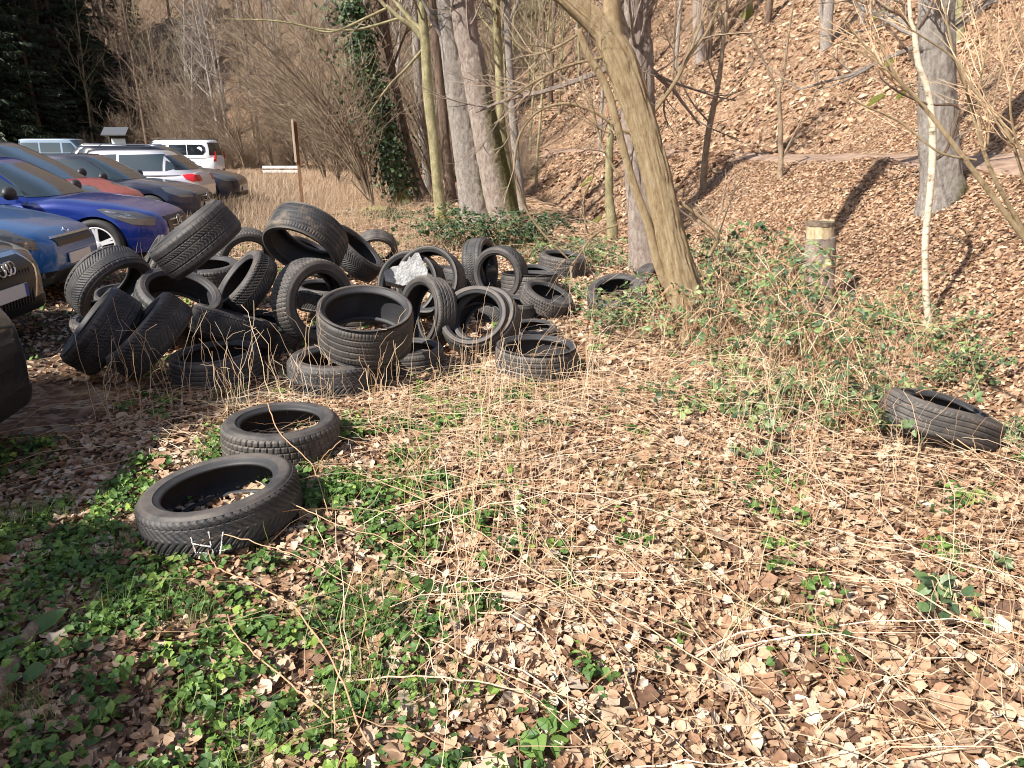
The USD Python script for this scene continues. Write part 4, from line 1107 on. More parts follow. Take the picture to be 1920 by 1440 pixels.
# sawn stump
g_ = ground_at(1540, 600)
sy = g_[1]
C = np.array([at_y(1537, 640, sy), at_y(1537, 600, sy), at_y(1537, 540, sy), at_y(1538, 470, sy), at_y(1538, 444, sy)])
Rr = np.array([30, 25, 24.5, 25, 25.5]) * np.linalg.norm(g_) / FPX * .97
D = catmull(np.column_stack([C, Rr]), 30)
t_ = thing('tree_stump', 'tall sawn stump with a pale peeled ring below its cut top', 'stump')
mesh, mo = trunk_mesh(D[:, :3], D[:, 3], 30, .06, 51, 12, .15)
obj('trunk', mesh, LOOKS['bark_pink'], t_, True, {'moss': mo})
E = np.array([at_y(1538, 446, sy), at_y(1538, 430, sy), at_y(1538, 416, sy)])
mesh, mo = trunk_mesh(catmull(np.column_stack([E, Rr[-3:] * .93]), 8), np.full(8, Rr[-1] * .92), 26, .03, 52, 9) if False else trunk_mesh(catmull(E, 8), np.full(8, Rr[-1] * .92), 26, .03, 52, 9, cap=False)
obj('peeled_ring', mesh, LOOKS['cut_wood'], t_, True, {'moss': mo})
r_ = Rr[-1] * .94
a = np.arange(26) / 26 * 2 * math.pi
tilt = np.array([[.0, 0, 0]])
tv = np.vstack([[E[-1] + [0, 0, .012]], E[-1] + np.stack([np.cos(a) * r_, np.sin(a) * r_, .004 + 0 * a], -1), E[-1] + np.stack([np.cos(a) * r_, np.sin(a) * r_, -.05 + 0 * a], -1)])
tf = [(0, k + 1, (k + 1) % 26 + 1) for k in range(26)] + [(k + 1, k + 27, (k + 1) % 26 + 1) for k in range(26)] + [((k + 1) % 26 + 1, k + 27, (k + 1) % 26 + 27) for k in range(26)]
obj('cut_face', (tv, np.array(tf)), LOOKS['cut_top'], t_, False, {'moss': np.zeros(len(tv))})

# bare shrub in the right foreground: tan rods rising from beyond the right edge
def rods(label, lines, y, mat, name, cat, seed, twigs=(5, 3)):
    rng = np.random.default_rng(seed)
    t = thing(name, label, cat)
    Ps, Rs = [], []
    for ln in lines:
        P = np.array([at_y(a, b, y + dy) for a, b, w, dy in ln]); R = np.array([w for _, _, w, _ in ln]) * y / FPX / 2
        D = catmull(np.column_stack([P, R]), 22)
        Ps.append(D[:, :3]); Rs.append(np.maximum(D[:, 3], .0014))
        mm, mo = trunk_mesh(D[:, :3], np.maximum(D[:, 3], .0014), 8, .04, seed, 4)
        obj('rod', mm, LOOKS[mat], t, True, {'moss': mo})
    P2, R2 = sprout(rng, np.array(Ps), np.array(Rs), twigs[0], .3, .95, (.25, .7), (.15, .6), .6, 7, .08, .03)
    P3, R3 = sprout(rng, P2, R2, twigs[1], .3, .95, (.3, .8), (.08, .3), .7, 5, .1, .02)
    tw = merge([tubes(P2, np.maximum(R2, .0012), 4), tubes(P3, np.maximum(R3, .0008), 3)])
    obj('twigs', tw, LOOKS['dry_stem'], t, False, {'tint': np.full(len(tw[0]), .62)}, kind='stuff')
    return t


rods('bare shrub of straight tan rods fanning up from the right edge', [
    [(1960, 500, 11, 0), (1900, 420, 10, 0), (1810, 300, 9, .1), (1740, 210, 8, .2), (1680, 145, 6, .3), (1630, 95, 4, .4), (1580, 38, 3, .4)],
    [(1970, 520, 9, 0), (1900, 400, 8, 0), (1850, 300, 7, 0), (1815, 180, 5, .1), (1788, 100, 4, .1), (1770, 10, 3, .1)],
    [(1950, 480, 6, .2), (1880, 360, 5, .2), (1845, 280, 4, .2), (1835, 180, 4, .2), (1850, 90, 3, .2), (1862, 20, 3, .2)],
    [(1960, 470, 6, -.2), (1918, 330, 5, -.2), (1885, 240, 5, -.2), (1820, 160, 4, -.1), (1790, 110, 4, 0), (1700, 50, 2, 0)],
    [(1830, 300, 5, .1), (1760, 285, 4, .1), (1690, 230, 4, .2), (1620, 198, 3, .2), (1580, 175, 2, .2)],
    [(1740, 210, 4, .2), (1680, 140, 4, .2), (1640, 60, 3, .3), (1625, 40, 2, .3)],
    [(1720, 190, 4, .2), (1650, 120, 3, .2), (1575, 78, 2, .3)],
    [(1960, 380, 5, -.3), (1905, 260, 4, -.3), (1895, 170, 3, -.3), (1925, 120, 3, -.3)],
    [(1960, 360, 4, .5), (1925, 240, 3, .5), (1930, 120, 3, .5), (1900, 20, 2, .5)],
    [(1850, 280, 4, .1), (1862, 200, 3, .1), (1880, 120, 3, .1), (1895, 60, 2, .1)]], 4.6, 'bark_tan', 'bare_shrub', 'shrub', 61)

# ---------- bare woodland further off: a few kinds, many individuals
def bare_tree_class(name, seed, hgt, r0, lean, n1, n2, n3, mat, low=.3, multi=1, spread=(.5, 1.0), rmin=.006, l1=(1.0, 3.0), arch=0.0):
    rng = np.random.default_rng(seed)
    k = klass(name)
    bs, ts, tr, mo = [], [], [], []
    for m in range(multi):
        a = rng.uniform(0, 2 * math.pi)
        l = lean if multi == 1 else rng.uniform(.2, .8)
        h = hgt * (1 if multi == 1 else rng.uniform(.55, 1.05))
        t = np.linspace(0, 1, 14)
        dirx, diry = (1, .1) if multi == 1 else (math.cos(a), math.sin(a))
        C = np.stack([dirx * l * h * .45 * t ** 1.4 + arch * h * t ** 2, diry * l * h * .45 * t ** 1.4, h * t * (1 - .18 * l * t) - .25], -1)
        C[1:] += np.cumsum(rng.normal(0, .012 * h / 10, (13, 3)) * [1, 1, 0], 0)
        R = r0 * (1 if multi == 1 else rng.uniform(.5, 1)) * (1 - .8 * t)
        mesh, _ = trunk_mesh(C, R, 9 if multi == 1 else 6, .05, seed + m, 5)
        tr.append(mesh)
        b, w = crown(rng, C, R, n1, l1, n2, (.5, 1.5), n3, (.25, .8), low, spread, rmin)
        bs.append(b); ts.append(w)
    tr, bs, ts = merge(tr), merge(bs), merge(ts)
    obj('trunk' if multi == 1 else 'stems', tr, LOOKS[mat], k, True, {'moss': np.zeros(len(tr[0]))})
    obj('branches', bs, LOOKS[mat], k, False, {'moss': np.zeros(len(bs[0]))}, kind='stuff')
    obj('twigs', ts, LOOKS['twig'], k, False, {'tint': np.repeat(rng.uniform(.25, .95, len(ts[0]) // 15), 15)}, kind='stuff')
    return k


kinds = [bare_tree_class('bare_tree_class', 71, 13, .13, .25, 26, 5, 4, 'bark_grey'), bare_tree_class('bare_tree_class_slim', 72, 11, .08, .1, 22, 5, 4, 'bark_twiggy', .2), bare_tree_class('bare_tree_class_pale', 73, 12, .09, -.2, 18, 4, 4, 'bark_green', .35), bare_tree_class('bare_tree_class_dark', 74, 15, .17, .1, 28, 5, 4, 'bark_brown', .3)]
shrubs = [bare_tree_class('bare_shrub_class', 81, 4.2, .028, .4, 7, 4, 4, 'bark_twiggy', .2, 11, (.25, .7), .004, (.6, 1.8)), bare_tree_class('bare_shrub_class_wide', 82, 3.4, .024, .5, 6, 5, 4, 'bark_twiggy', .15, 13, (.3, .9), .0035, (.5, 1.5))]
hazel = [bare_tree_class('hazel_class', 83, 6.5, .05, .5, 7, 4, 3, 'bark_twiggy', .15, 9, (.3, .9), .0045, (.8, 2.4), -.35), bare_tree_class('hazel_class_low', 84, 4.8, .04, .5, 7, 4, 3, 'bark_twiggy', .12, 9, (.3, .9), .004, (.7, 2.0), -.3)]
rng = np.random.default_rng(77)


def plant(kind, x, y, s, rz, name, label, cat, group=None):
    c, k = math.cos(rz), math.sin(rz)
    return copy_of(kind, name, gfm([(c, k, 0), (-k, c, 0), (0, 0, 1)], (x, y, float(height(x, y)) - .05), (s, s, s * rng.uniform(.9, 1.1))), label, cat, group)


GT = 'bare trees on the wooded hillside'
n_, tries = 0, 0
spots = []
while n_ < 190 and tries < 6000:
    tries += 1
    y = rng.uniform(16, 75); x = rng.uniform(-45, 26)
    s = float(edge_distance(x, y))
    if s < (7.6 if y < 30 else 1.2) or s > 42 or any((x - a) ** 2 + (y - b) ** 2 < 4.5 for a, b in spots):
        continue
    ok, px, py = in_view(np.array([[x, y, float(height(x, y))]]), 60, 500)
    if not ok[0] or (px[0] > 1130 and (y < 34 or rng.uniform() < .7)):
        continue
    spots.append((x, y)); n_ += 1
    kq = rng.integers(0, 4)
    plant(kinds[kq], x, y, rng.uniform(.7, 1.15), rng.uniform(0, 6.28), 'bare_tree', ('grey barked bare tree, one of several rising from the leafy hillside', 'very slim tan bare tree, one of several on the leafy hillside', 'greenish bare tree leaning back, one of several on the leafy hillside', 'tall dark brown bare tree, one of several on the leafy hillside')[kq], 'tree', GT + (', grey', ', slim', ', greenish', ', dark')[kq])
GS = 'bare shrubs of the hillside undergrowth'
n_, tries = 0, 0
while n_ < 80 and tries < 6000:
    tries += 1
    y = rng.uniform(17, 60); x = rng.uniform(-34, 18)
    s = float(edge_distance(x, y))
    if s < (7.5 if y < 28 else .3) or s > 26:
        continue
    ok, px, py = in_view(np.array([[x, y, float(height(x, y))]]), 0, 200)
    if not ok[0] or (px[0] > 980 and rng.uniform() < .97):
        continue
    n_ += 1
    plant(shrubs[n_ % 2], x, y, rng.uniform(.55, 1.1), rng.uniform(0, 6.28), 'bare_shrub', ('leafless wide twiggy shrub in the undergrowth of the wooded hillside', 'leafless upright twiggy shrub in the undergrowth of the wooded hillside')[n_ % 2], 'shrub', GS + (', wide', ', upright')[n_ % 2])
for k, (px, py, yy, sc, rz, lab) in enumerate([
    (700, 372, 19, 1.0, .1, 'leafless hazel leaning left beside the ivy wrapped tree'), (640, 345, 30, 1.05, -.2, 'leafless hazel behind the wooden signpost'), (585, 335, 45, 1.1, .2, 'leafless hazel above the white barrier'),
    (520, 330, 47, 1.1, 0, 'leafless hazel behind the left end of the white barrier'), (470, 325, 45, 1.0, .4, 'leafless hazel right of the white van'), (720, 360, 22, .9, .3, 'low leafless hazel at the back of the ivy wrapped tree'),
    (430, 320, 47, 1.1, .1, 'tall leafless hazel behind the white van'), (360, 315, 52, 1.15, -.3, 'leafless hazel over the roof of the white van'), (615, 350, 33, .9, .5, 'small leafless hazel just right of the wooden signpost'),
    (560, 330, 48, 1.2, -.4, 'wide leafless hazel at the edge of the dry grass'), (820, 370, 24, .8, .6, 'leafless hazel between the slim trunks left of centre')]):
    d = ray(px, 400); x = d[0] / d[1] * yy
    plant(hazel[k % 2], x, yy, sc, rz, 'hazel', lab, 'shrub')

# ---------- spruces
def spruce_class(name, seed, H, n, per):
    rng = np.random.default_rng(seed)
    k = klass(name)
    t = np.linspace(0, 1, 16)
    C = np.stack([.02 * H * np.sin(t * 3), 0 * t, H * t - .2], -1)
    mesh, mo = trunk_mesh(C, .013 * H * (1 - .9 * t) + .01, 10, .05, seed, 6)
    obj('trunk', mesh, LOOKS['bark_brown'], k, True, {'moss': mo})
    z = np.sort(rng.uniform(.08, .985, n)); a = np.arange(n) * 2.4 + rng.normal(0, .3, n)
    L = H * .27 * (1 - z) ** .66 * rng.uniform(.7, 1.15, n) + .15
    s = np.linspace(0, 1, 7)
    P = np.stack([np.cos(a)[:, None] * L[:, None] * s, np.sin(a)[:, None] * L[:, None] * s, (z * H)[:, None] + L[:, None] * (-.32 * s + .18 * s ** 2)], -1)
    obj('branches', tubes(P, .012 * (1 - .7 * s)[None] * np.ones((n, 1)), 3), LOOKS['bark_brown'], k, False, {'moss': np.zeros(n * 21)}, kind='stuff')
    j = np.repeat(np.arange(n), per); q = rng.uniform(.18, 1, n * per) ** .8 * 5.999; i = q.astype(int)
    c = P[j, i] + (P[j, np.minimum(i + 1, 6)] - P[j, i]) * (q - i)[:, None]
    side = np.where(rng.uniform(0, 1, len(j)) < .5, 1, -1)
    dirx = unit(np.stack([np.cos(a[j] + side * rng.uniform(.3, 1.0, len(j))), np.sin(a[j] + side * rng.uniform(.3, 1.0, len(j))), rng.uniform(-.75, .05, len(j))], -1))
    up = unit(np.array([0, 0, 1.0]) + rng.normal(0, .35, (len(j), 3))); up = unit(up - dirx * (up * dirx).sum(-1, keepdims=True))
    sz = rng.uniform(.22, .55, len(j)) * (H / 14)
    fr = [leaf_oval(2, .12, .15, -.3), leaf_oval(2, .09, -.1, -.4)]
    v, f, tt = scatter(fr, c + dirx * sz[:, None] * .4, np.stack([dirx, np.cross(up, dirx), up], 1), sz, rng)
    obj('foliage', (v, f), LOOKS['needle'], k, False, {'tint': tt}, kind='stuff')
    return k


spr = [spruce_class('spruce_class', 91, 17, 330, 70), spruce_class('spruce_class_slim', 92, 14, 200, 40)]
for x, y, s, rz, k, lab in [(-43, 57, 1.35, .3, 0, 'tallest dark spruce at the far left edge of the picture'), (-38.5, 56, 1.15, 1.2, 0, 'dark spruce behind the left end of the grey blue minibus'), (-46, 62, 1.4, 2.0, 0, 'dark spruce standing behind the leftmost spruces'), (-36.2, 58, 1.0, 2.7, 1, 'slim spruce with a bare pale trunk above the grey blue minibus'),
                       (-40.5, 66, 1.3, .8, 0, 'dark spruce at the back of the car park'), (-34.2, 62, .85, 4, 1, 'thin ragged spruce left of the notice board'), (-48, 58, 1.3, 5, 0, 'dark spruce half cut by the left edge of the picture'), (-33.5, 68, .8, 1, 1, 'small ragged spruce up the slope behind the notice board'),
                       (-44, 70, 1.5, 1.3, 0, 'dark spruce deep in the clump at the far left'), (-41, 61, 1.35, 3.3, 0, 'dark spruce in the middle of the far left clump'), (-37.5, 64, 1.25, 5.2, 0, 'dark spruce at the right of the far left clump'),
                       (-8.65, -4.75, .58, 0, 0, 'spruce behind the photographer, shading the near left ground'), (-9.4, -4.6, .575, 1, 0, 'second spruce behind the photographer, farther left'), (-10.4, -4.3, .56, 1.7, 0, 'third spruce behind the photographer, beyond the parked cars'), (-10.8, -3.0, .62, 2, 0, 'fourth spruce behind the photographer, beyond the parked cars'), (-11.3, -2.3, .63, 2.4, 0, 'fifth spruce behind the photographer, beyond the parked cars'),
                       (-14.5, 2.2, .60, 3, 0, 'spruce at the left behind the nearest parked cars'), (-15.5, 5.0, .62, 4, 0, 'spruce at the left behind the blue cars'), (-17, 9.0, .65, 5, 0, 'spruce at the left behind the red car'), (-19, 13, .7, .5, 0, 'spruce at the left behind the dark cars')]:
    plant(spr[k], x, y, s, rz, 'spruce', lab, 'tree')

# fallen wood, mossy stones
g_ = ground_at(40, 1240)
P = np.array([ground_at(-40, 1380), ground_at(10, 1290), ground_at(40, 1240), ground_at(72, 1185)]) + [0, 0, .03]
D = catmull(P, 20)
mesh, mo = trunk_mesh(D, np.linspace(.034, .026, 20), 14, .09, 95, 5)
obj('broken_branch', mesh, LOOKS['bark_twiggy'], smooth=True, attrs={'moss': mo}, label='short broken brown branch lying in the shade at the lower left edge', cat='branch')
big_leaf = [leaf_oval(5, .28, .12, .25)]
for (px, py, sz, rz, lab) in [(95, 1190, .15, .75, 'large grey green dock leaf beside the broken branch'), (8, 1245, .14, .9, 'large dock leaf cut by the left edge beside the broken branch'), (70, 1282, .075, .2, 'round grey leaf below the broken branch'), (20, 1300, .09, .4, 'narrow green dock leaf below the broken branch'),
                              (1000, 1418, .085, .5, 'round bright green leaf at the bottom edge'), (672, 1335, .07, .2, 'round green leaf in the shade near the bottom centre'), (500, 1190, .09, .6, 'broad dark green leaf in the shaded herbs')]:
    g_ = ground_at(px, py) + [0, 0, .045]
    c, s = math.cos(rz), math.sin(rz)
    v, f = big_leaf[0] if 'dock' in lab else leaf_oval(5, .5, .08, .1)
    nrm = unit(np.array([-.1, -.35, 1.0])); fx = unit(np.array([c, s, 0]) - nrm * (np.array([c, s, 0]) @ nrm)); fy = np.cross(nrm, fx)
    w = g_ + sz * (v[:, :1] * fx + v[:, 1:2] * fy + v[:, 2:] * nrm)
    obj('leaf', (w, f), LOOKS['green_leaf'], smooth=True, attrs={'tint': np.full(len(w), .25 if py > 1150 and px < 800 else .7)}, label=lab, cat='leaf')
noisy('mossy_stone', [(.3, (.10, .10, .025)), (.5, (.17, .145, .06)), (.65, (.26, .20, .13))], 18, 7, .95, .15, .6, 60, coords='world')
noisy('moss', [(.3, (.05, .055, .012)), (.5, (.10, .105, .022)), (.75, (.19, .17, .05))], 25, 7, .95, .1, .9, 120, coords='world')
for (px, py, dim, nm, lab, cat) in [(1384, 790, (.06, .05, .07), 'stone', 'small mossy stone standing in the leaves right of centre', 'stone'), (700, 402, (.55, .25, .16), 'mossy_log', 'mossy lump of rotten wood lying beyond the tyre pile', 'log'), (1290, 590, (.09, .07, .05), 'stone', 'half buried stone at the foot of the leaning tree', 'stone')]:
    g_ = ground_at(px, py)
    v, f = rock(np.random.default_rng(px), dim, 3)
    obj(nm, (v + g_ + [0, 0, dim[2] * .4], f), LOOKS['mossy_stone'], smooth=True, label=lab, cat=cat)
rng = np.random.default_rng(97)
for k, (px, py, rx) in enumerate([(1650, 30, .35), (1665, 130, .18), (1640, 190, .25), (1690, 180, .2), (1395, 32, .25), (1000, 335, .35), (985, 372, .25), (1110, 420, .35), (1480, 470, .14), (1100, 345, .25)]):
    g_ = ground_at(px, py)
    v, f = rock(rng, (rx, rx * .8, .08), 3, .5)
    v = v + [g_[0], g_[1], 0]
    v[:, 2] += height(v[:, 0], v[:, 1]) + .01
    obj('moss_patch', (v, f), LOOKS['moss'], smooth=True, label=['moss cushion near the top of the slope beside the pale thin trunk', 'small moss cushion left of the big grey trunk', 'moss cushion on the slope left of the birch', 'moss cushion just left of the birch stem', 'moss cushion at the foot of a short trunk high on the hill', 'moss cushion on the gully bank below the path', 'moss cushion low in the gully right of the leaning trunks', 'moss cushion at the foot of the dead grey trunk', 'broad moss cushion left of the sawn stump', 'moss cushion beside the dead grey trunk'][k], cat='moss')

# ------------------------------------------------------------------ parked cars
def paint(name, color, dust=.55, metallic=.35, rough=.26):
    look(name, {
        'g': ('geometry', {}), 's': ('separate_xyz', {}), 'u': ('map_range', {'from_min': .45, 'from_max': .95, 'clamp': True}), 'n': ('noise_texture', {'scale': 5.0, 'detail': 6, 'roughness': .65}), 'nr': ('map_range', {'from_min': .3, 'from_max': .7, 'to_min': .35, 'to_max': 1.0, 'clamp': True}),
        'm': ('math', {'math_type': 'multiply'}), 'm2': ('math', {'math_type': 'multiply', 'value2': dust}), 'x': ('mix', {'color1': color, 'color2': (.13, .105, .075)}),
        'r': ('math', {'math_type': 'multiply_add', 'value2': .35, 'value3': rough}), 'p': ('principled_bsdf', {'metallic': metallic, 'coat_weight': .8, 'coat_roughness': .05})},
        [('g.normal', 's.vector'), ('s.z', 'u.value'), ('g.position', 'n.vector'), ('n.fac', 'nr.value'), ('u.result', 'm.value1'), ('nr.result', 'm.value2'), ('m.value', 'm2.value1'), ('m2.value', 'x.fac'), ('m2.value', 'r.value1'), ('r.value', 'p.roughness'), ('x.color', 'p.base_color')])
    return LOOKS[name]


def plain(name, color, rough=.5, metallic=0.0, spec=.5, **k):
    return look(name, {'p': ('principled_bsdf', {'base_color': color, 'roughness': rough, 'metallic': metallic, 'specular_ior_level': spec, **k})}, [])


plain('car_glass', (.028, .04, .046), .04, 0, .9)
plain('car_glass_tinted', (.012, .014, .016), .05, 0, .8)
plain('car_plastic', (.018, .018, .02), .55)
plain('car_grille', (.008, .008, .009), .4)
plain('chrome', (.62, .62, .63), .18, 1.0)
plain('alloy', (.74, .74, .76), .35, .3)
plain('lamp_glass', (.30, .31, .31), .08, .45, .8)
plain('lamp_bright', (.72, .73, .74), .12, .7)
plain('lamp_housing', (.12, .12, .125), .1, .5, .8)
plain('tail_lamp', (.45, .012, .018), .12, 0, .7)
plain('plate_white', (.62, .62, .60), .45)
plain('plate_blue', (.02, .05, .30), .45)
plain('wheel_rubber', (.028, .027, .027), .75)
plain('sticker_white', (.75, .75, .74), .5)
X0 = np.array([1.0, 0, 0])


def solid(v, f):
    return m3.Manifold(m3.Mesh(vert_properties=np.ascontiguousarray(v, np.float32), tri_verts=np.ascontiguousarray(f, np.uint32)))


def prism_y(poly, y0, y1):
    """Polygon in (x, z) pushed along y."""
    p = np.asarray(poly, float)
    m = m3.Manifold.extrude(m3.CrossSection([p if signed(p) > 0 else p[::-1]]), y1 - y0)
    return m.transform(np.array([[1, 0, 0, 0], [0, 0, -1, y1], [0, 1, 0, 0]], float))


def prism_x(poly, x0, x1):
    """Polygon in (y, z) pushed along x."""
    p = np.asarray(poly, float)
    m = m3.Manifold.extrude(m3.CrossSection([p if signed(p) > 0 else p[::-1]]), x1 - x0)
    return m.transform(np.array([[0, 0, 1, x0], [1, 0, 0, 0], [0, 1, 0, 0]], float))


def prism_z(poly, z0, z1):
    p = np.asarray(poly, float)
    return m3.Manifold.extrude(m3.CrossSection([p if signed(p) > 0 else p[::-1]]), z1 - z0).translate((0, 0, z0))


def signed(p):
    return float((p[:, 0] * np.roll(p[:, 1], -1) - np.roll(p[:, 0], -1) * p[:, 1]).sum())


def body_solid(c, grow=0.0):
    L, w = c['L'], c['W'] / 2
    up, lo, wd = np.array(c['upper']), np.array(c['lower']), np.array(c['plan'])
    xs = -np.concatenate([np.array([0, .004, .012, .03, .055, .09, .14, .2, .28, .38, .5]), np.linspace(.65, L - .65, 30), L - np.array([.5, .38, .28, .2, .14, .09, .055, .03, .012, .004, 0])])
    zu = np.interp(-xs, up[:, 0], up[:, 1]); zl = np.interp(-xs, lo[:, 0], lo[:, 1]); ww = w * np.interp(-xs, wd[:, 0], wd[:, 1])
    rows = []
    for x, a, b, h in zip(xs, zu, zl, ww):
        H = a - b
        sec = [(0, 0), (.6, 0), (.86, .005), (.945, .03), (.975, .08), (.985, .16), (.995, .28), (1.0, .42), (.997, .56), (.985, .68), (.975, .74), (.968, .80), (.95, .865), (.915, .915), (.86, .945), (.76, .968), (.6, .985), (.3, .997), (0, 1)]
        s = np.array(sec)
        rows.append(np.column_stack([np.full(len(s), x), s[:, 0] * h, b + s[:, 1] * H]))
    half = np.array(rows)
    n, k, _ = half.shape
    full = np.concatenate([half, (half[:, -2:0:-1] * [1, -1, 1])], 1)
    K = full.shape[1]
    v = full.reshape(-1, 3).copy()
    i, j = np.meshgrid(np.arange(n - 1), np.arange(K), indexing='ij')
    q = np.stack([i * K + j, (i + 1) * K + j, (i + 1) * K + (j + 1) % K, i * K + (j + 1) % K], -1).reshape(-1, 4)
    f = [tri(q)]
    v = np.vstack([v, full[0].mean(0), full[-1].mean(0)])
    v[-2, 0] += .002; v[-1, 0] -= .002
    for k2 in range(K):
        f.append([(len(v) - 2, k2, (k2 + 1) % K), (len(v) - 1, (n - 1) * K + (k2 + 1) % K, (n - 1) * K + k2)])
    f = np.vstack(f)
    if grow:
        nn = trimesh.Trimesh(v, f, process=False).vertex_normals
        v = v + nn * grow
    return v, f


def cabin_solid(c, grow=0.0):
    zb, H = c['belt'] - .06, c['H']
    lv = [0, .15, .3, .45, .6, .74, .85, .92, .965, 1.0, 1.02]
    a = np.arange(72) / 72 * 2 * math.pi
    rings = []
    for h in lv:
        hh = min(h, .97)
        bow = .10 * math.sin(math.pi * hh)
        x0 = c['cowl'] + (c['roof0'] - c['cowl']) * hh + c.get('bow', .06) * math.sin(math.pi * hh)
        x1 = c['tail0'] + (c['roof1'] - c['tail0']) * hh - .05 * math.sin(math.pi * hh)
        wb, wr = c['W'] / 2 * .955, c['W'] / 2 * c.get('roofw', .70)
        wv = wb + (wr - wb) * hh ** 1.25
        sh = {.965: .985, 1.0: .90, 1.02: .60}.get(h, 1.0)
        cx, ax = (x0 + x1) / 2, (x0 - x1) / 2
        n = 5.0
        cs, sn = np.cos(a), np.sin(a)
        zz = zb + (H - .012 - zb) * min(h, 1.0) + (.012 if h > 1 else 0)
        rings.append(np.column_stack([cx + (ax + grow) * sh * np.sign(cs) * np.abs(cs) ** (2 / n), (wv + grow) * sh * np.sign(sn) * np.abs(sn) ** (2 / n), np.full(72, zz + (grow if h > .9 else 0))]))
    R = np.array(rings); n, K, _ = R.shape
    v = np.vstack([R.reshape(-1, 3), R[0].mean(0), R[-1].mean(0)])
    i, j = np.meshgrid(np.arange(n - 1), np.arange(K), indexing='ij')
    f = [tri(np.stack([i * K + j, i * K + (j + 1) % K, (i + 1) * K + (j + 1) % K, (i + 1) * K + j], -1).reshape(-1, 4))]
    f.append(np.array([(n * K, (j_ + 1) % K, j_) for j_ in range(K)])); f.append(np.array([(n * K + 1, (n - 1) * K + j_, (n - 1) * K + (j_ + 1) % K) for j_ in range(K)]))
    return v, np.vstack(f)


def ok(m):
    return m is not None and not m.is_empty() and m.num_tri() > 3


def wheel(parent, c, x, side, spokes, rim_mat='alloy'):
    r, w = c['wheel'], .2
    y = side * (c['W'] / 2 - .115)
    rot = np.array([[1, 0, 0], [0, 0, -side], [0, side, 0]], float) if side < 0 else np.array([[1, 0, 0], [0, 0, 1], [0, -1, 0]], float)

    def put(v):
        v = np.asarray(v, float)
        return np.column_stack([v[:, 0] + x, y + side * v[:, 2], v[:, 1] + r])
    rr = r * .70
    prof = [(rr, -.09), (rr + .03, -.105), (r - .03, -.105), (r - .006, -.08), (r, -.03), (r, .03), (r - .006, .08), (r - .03, .103), (rr + .04, .108), (rr + .01, .095), (rr - .004, .085)]
    v, q = revolve(prof, 48)
    t = UsdGeom.Xform.Define(stage, path_for('wheel', parent)).GetPrim()
    obj('tyre', (put(v), q), LOOKS['wheel_rubber'], t, True)
    parts = []
    v, q = revolve([(rr, .088), (rr - .012, .092), (rr - .022, .08), (rr - .03, .02), (rr - .03, -.05)], 48)
    parts.append((put(v), tri(q)))
    for k in range(spokes):
        for o in ((-.1, .1) if spokes <= 5 else (0,)):
            a = k * 2 * math.pi / spokes + o + .3
            u = np.array([math.cos(a), math.sin(a)]); p = np.array([-u[1], u[0]])
            w0, w1 = .02, .014
            P = [u * .05 - p * w0, u * .05 + p * w0, u * (rr - .015) + p * w1, u * (rr - .015) - p * w1]
            vv = np.array([(*q_, .05 + (.02 if i_ > 1 else 0)) for i_, q_ in enumerate(P)] + [(*q_, .075 + (.012 if i_ > 1 else 0)) for i_, q_ in enumerate(P)])
            ff = np.array([(4, 5, 6, 7), (0, 4, 7, 3), (1, 2, 6, 5), (0, 1, 5, 4), (3, 7, 6, 2)])
            parts.append((put(vv), tri(ff)))
    v, q = revolve([(.001, .082), (.03, .08), (.055, .07), (.06, .045)], 24)
    parts.append((put(v), tri(q)))
    obj('rim', merge(parts), LOOKS[rim_mat], t)
    v, q = revolve([(.001, .0), (rr - .03, .0)], 32)
    obj('brake_disc', (put(v), q), LOOKS['car_grille'], t)
    return t


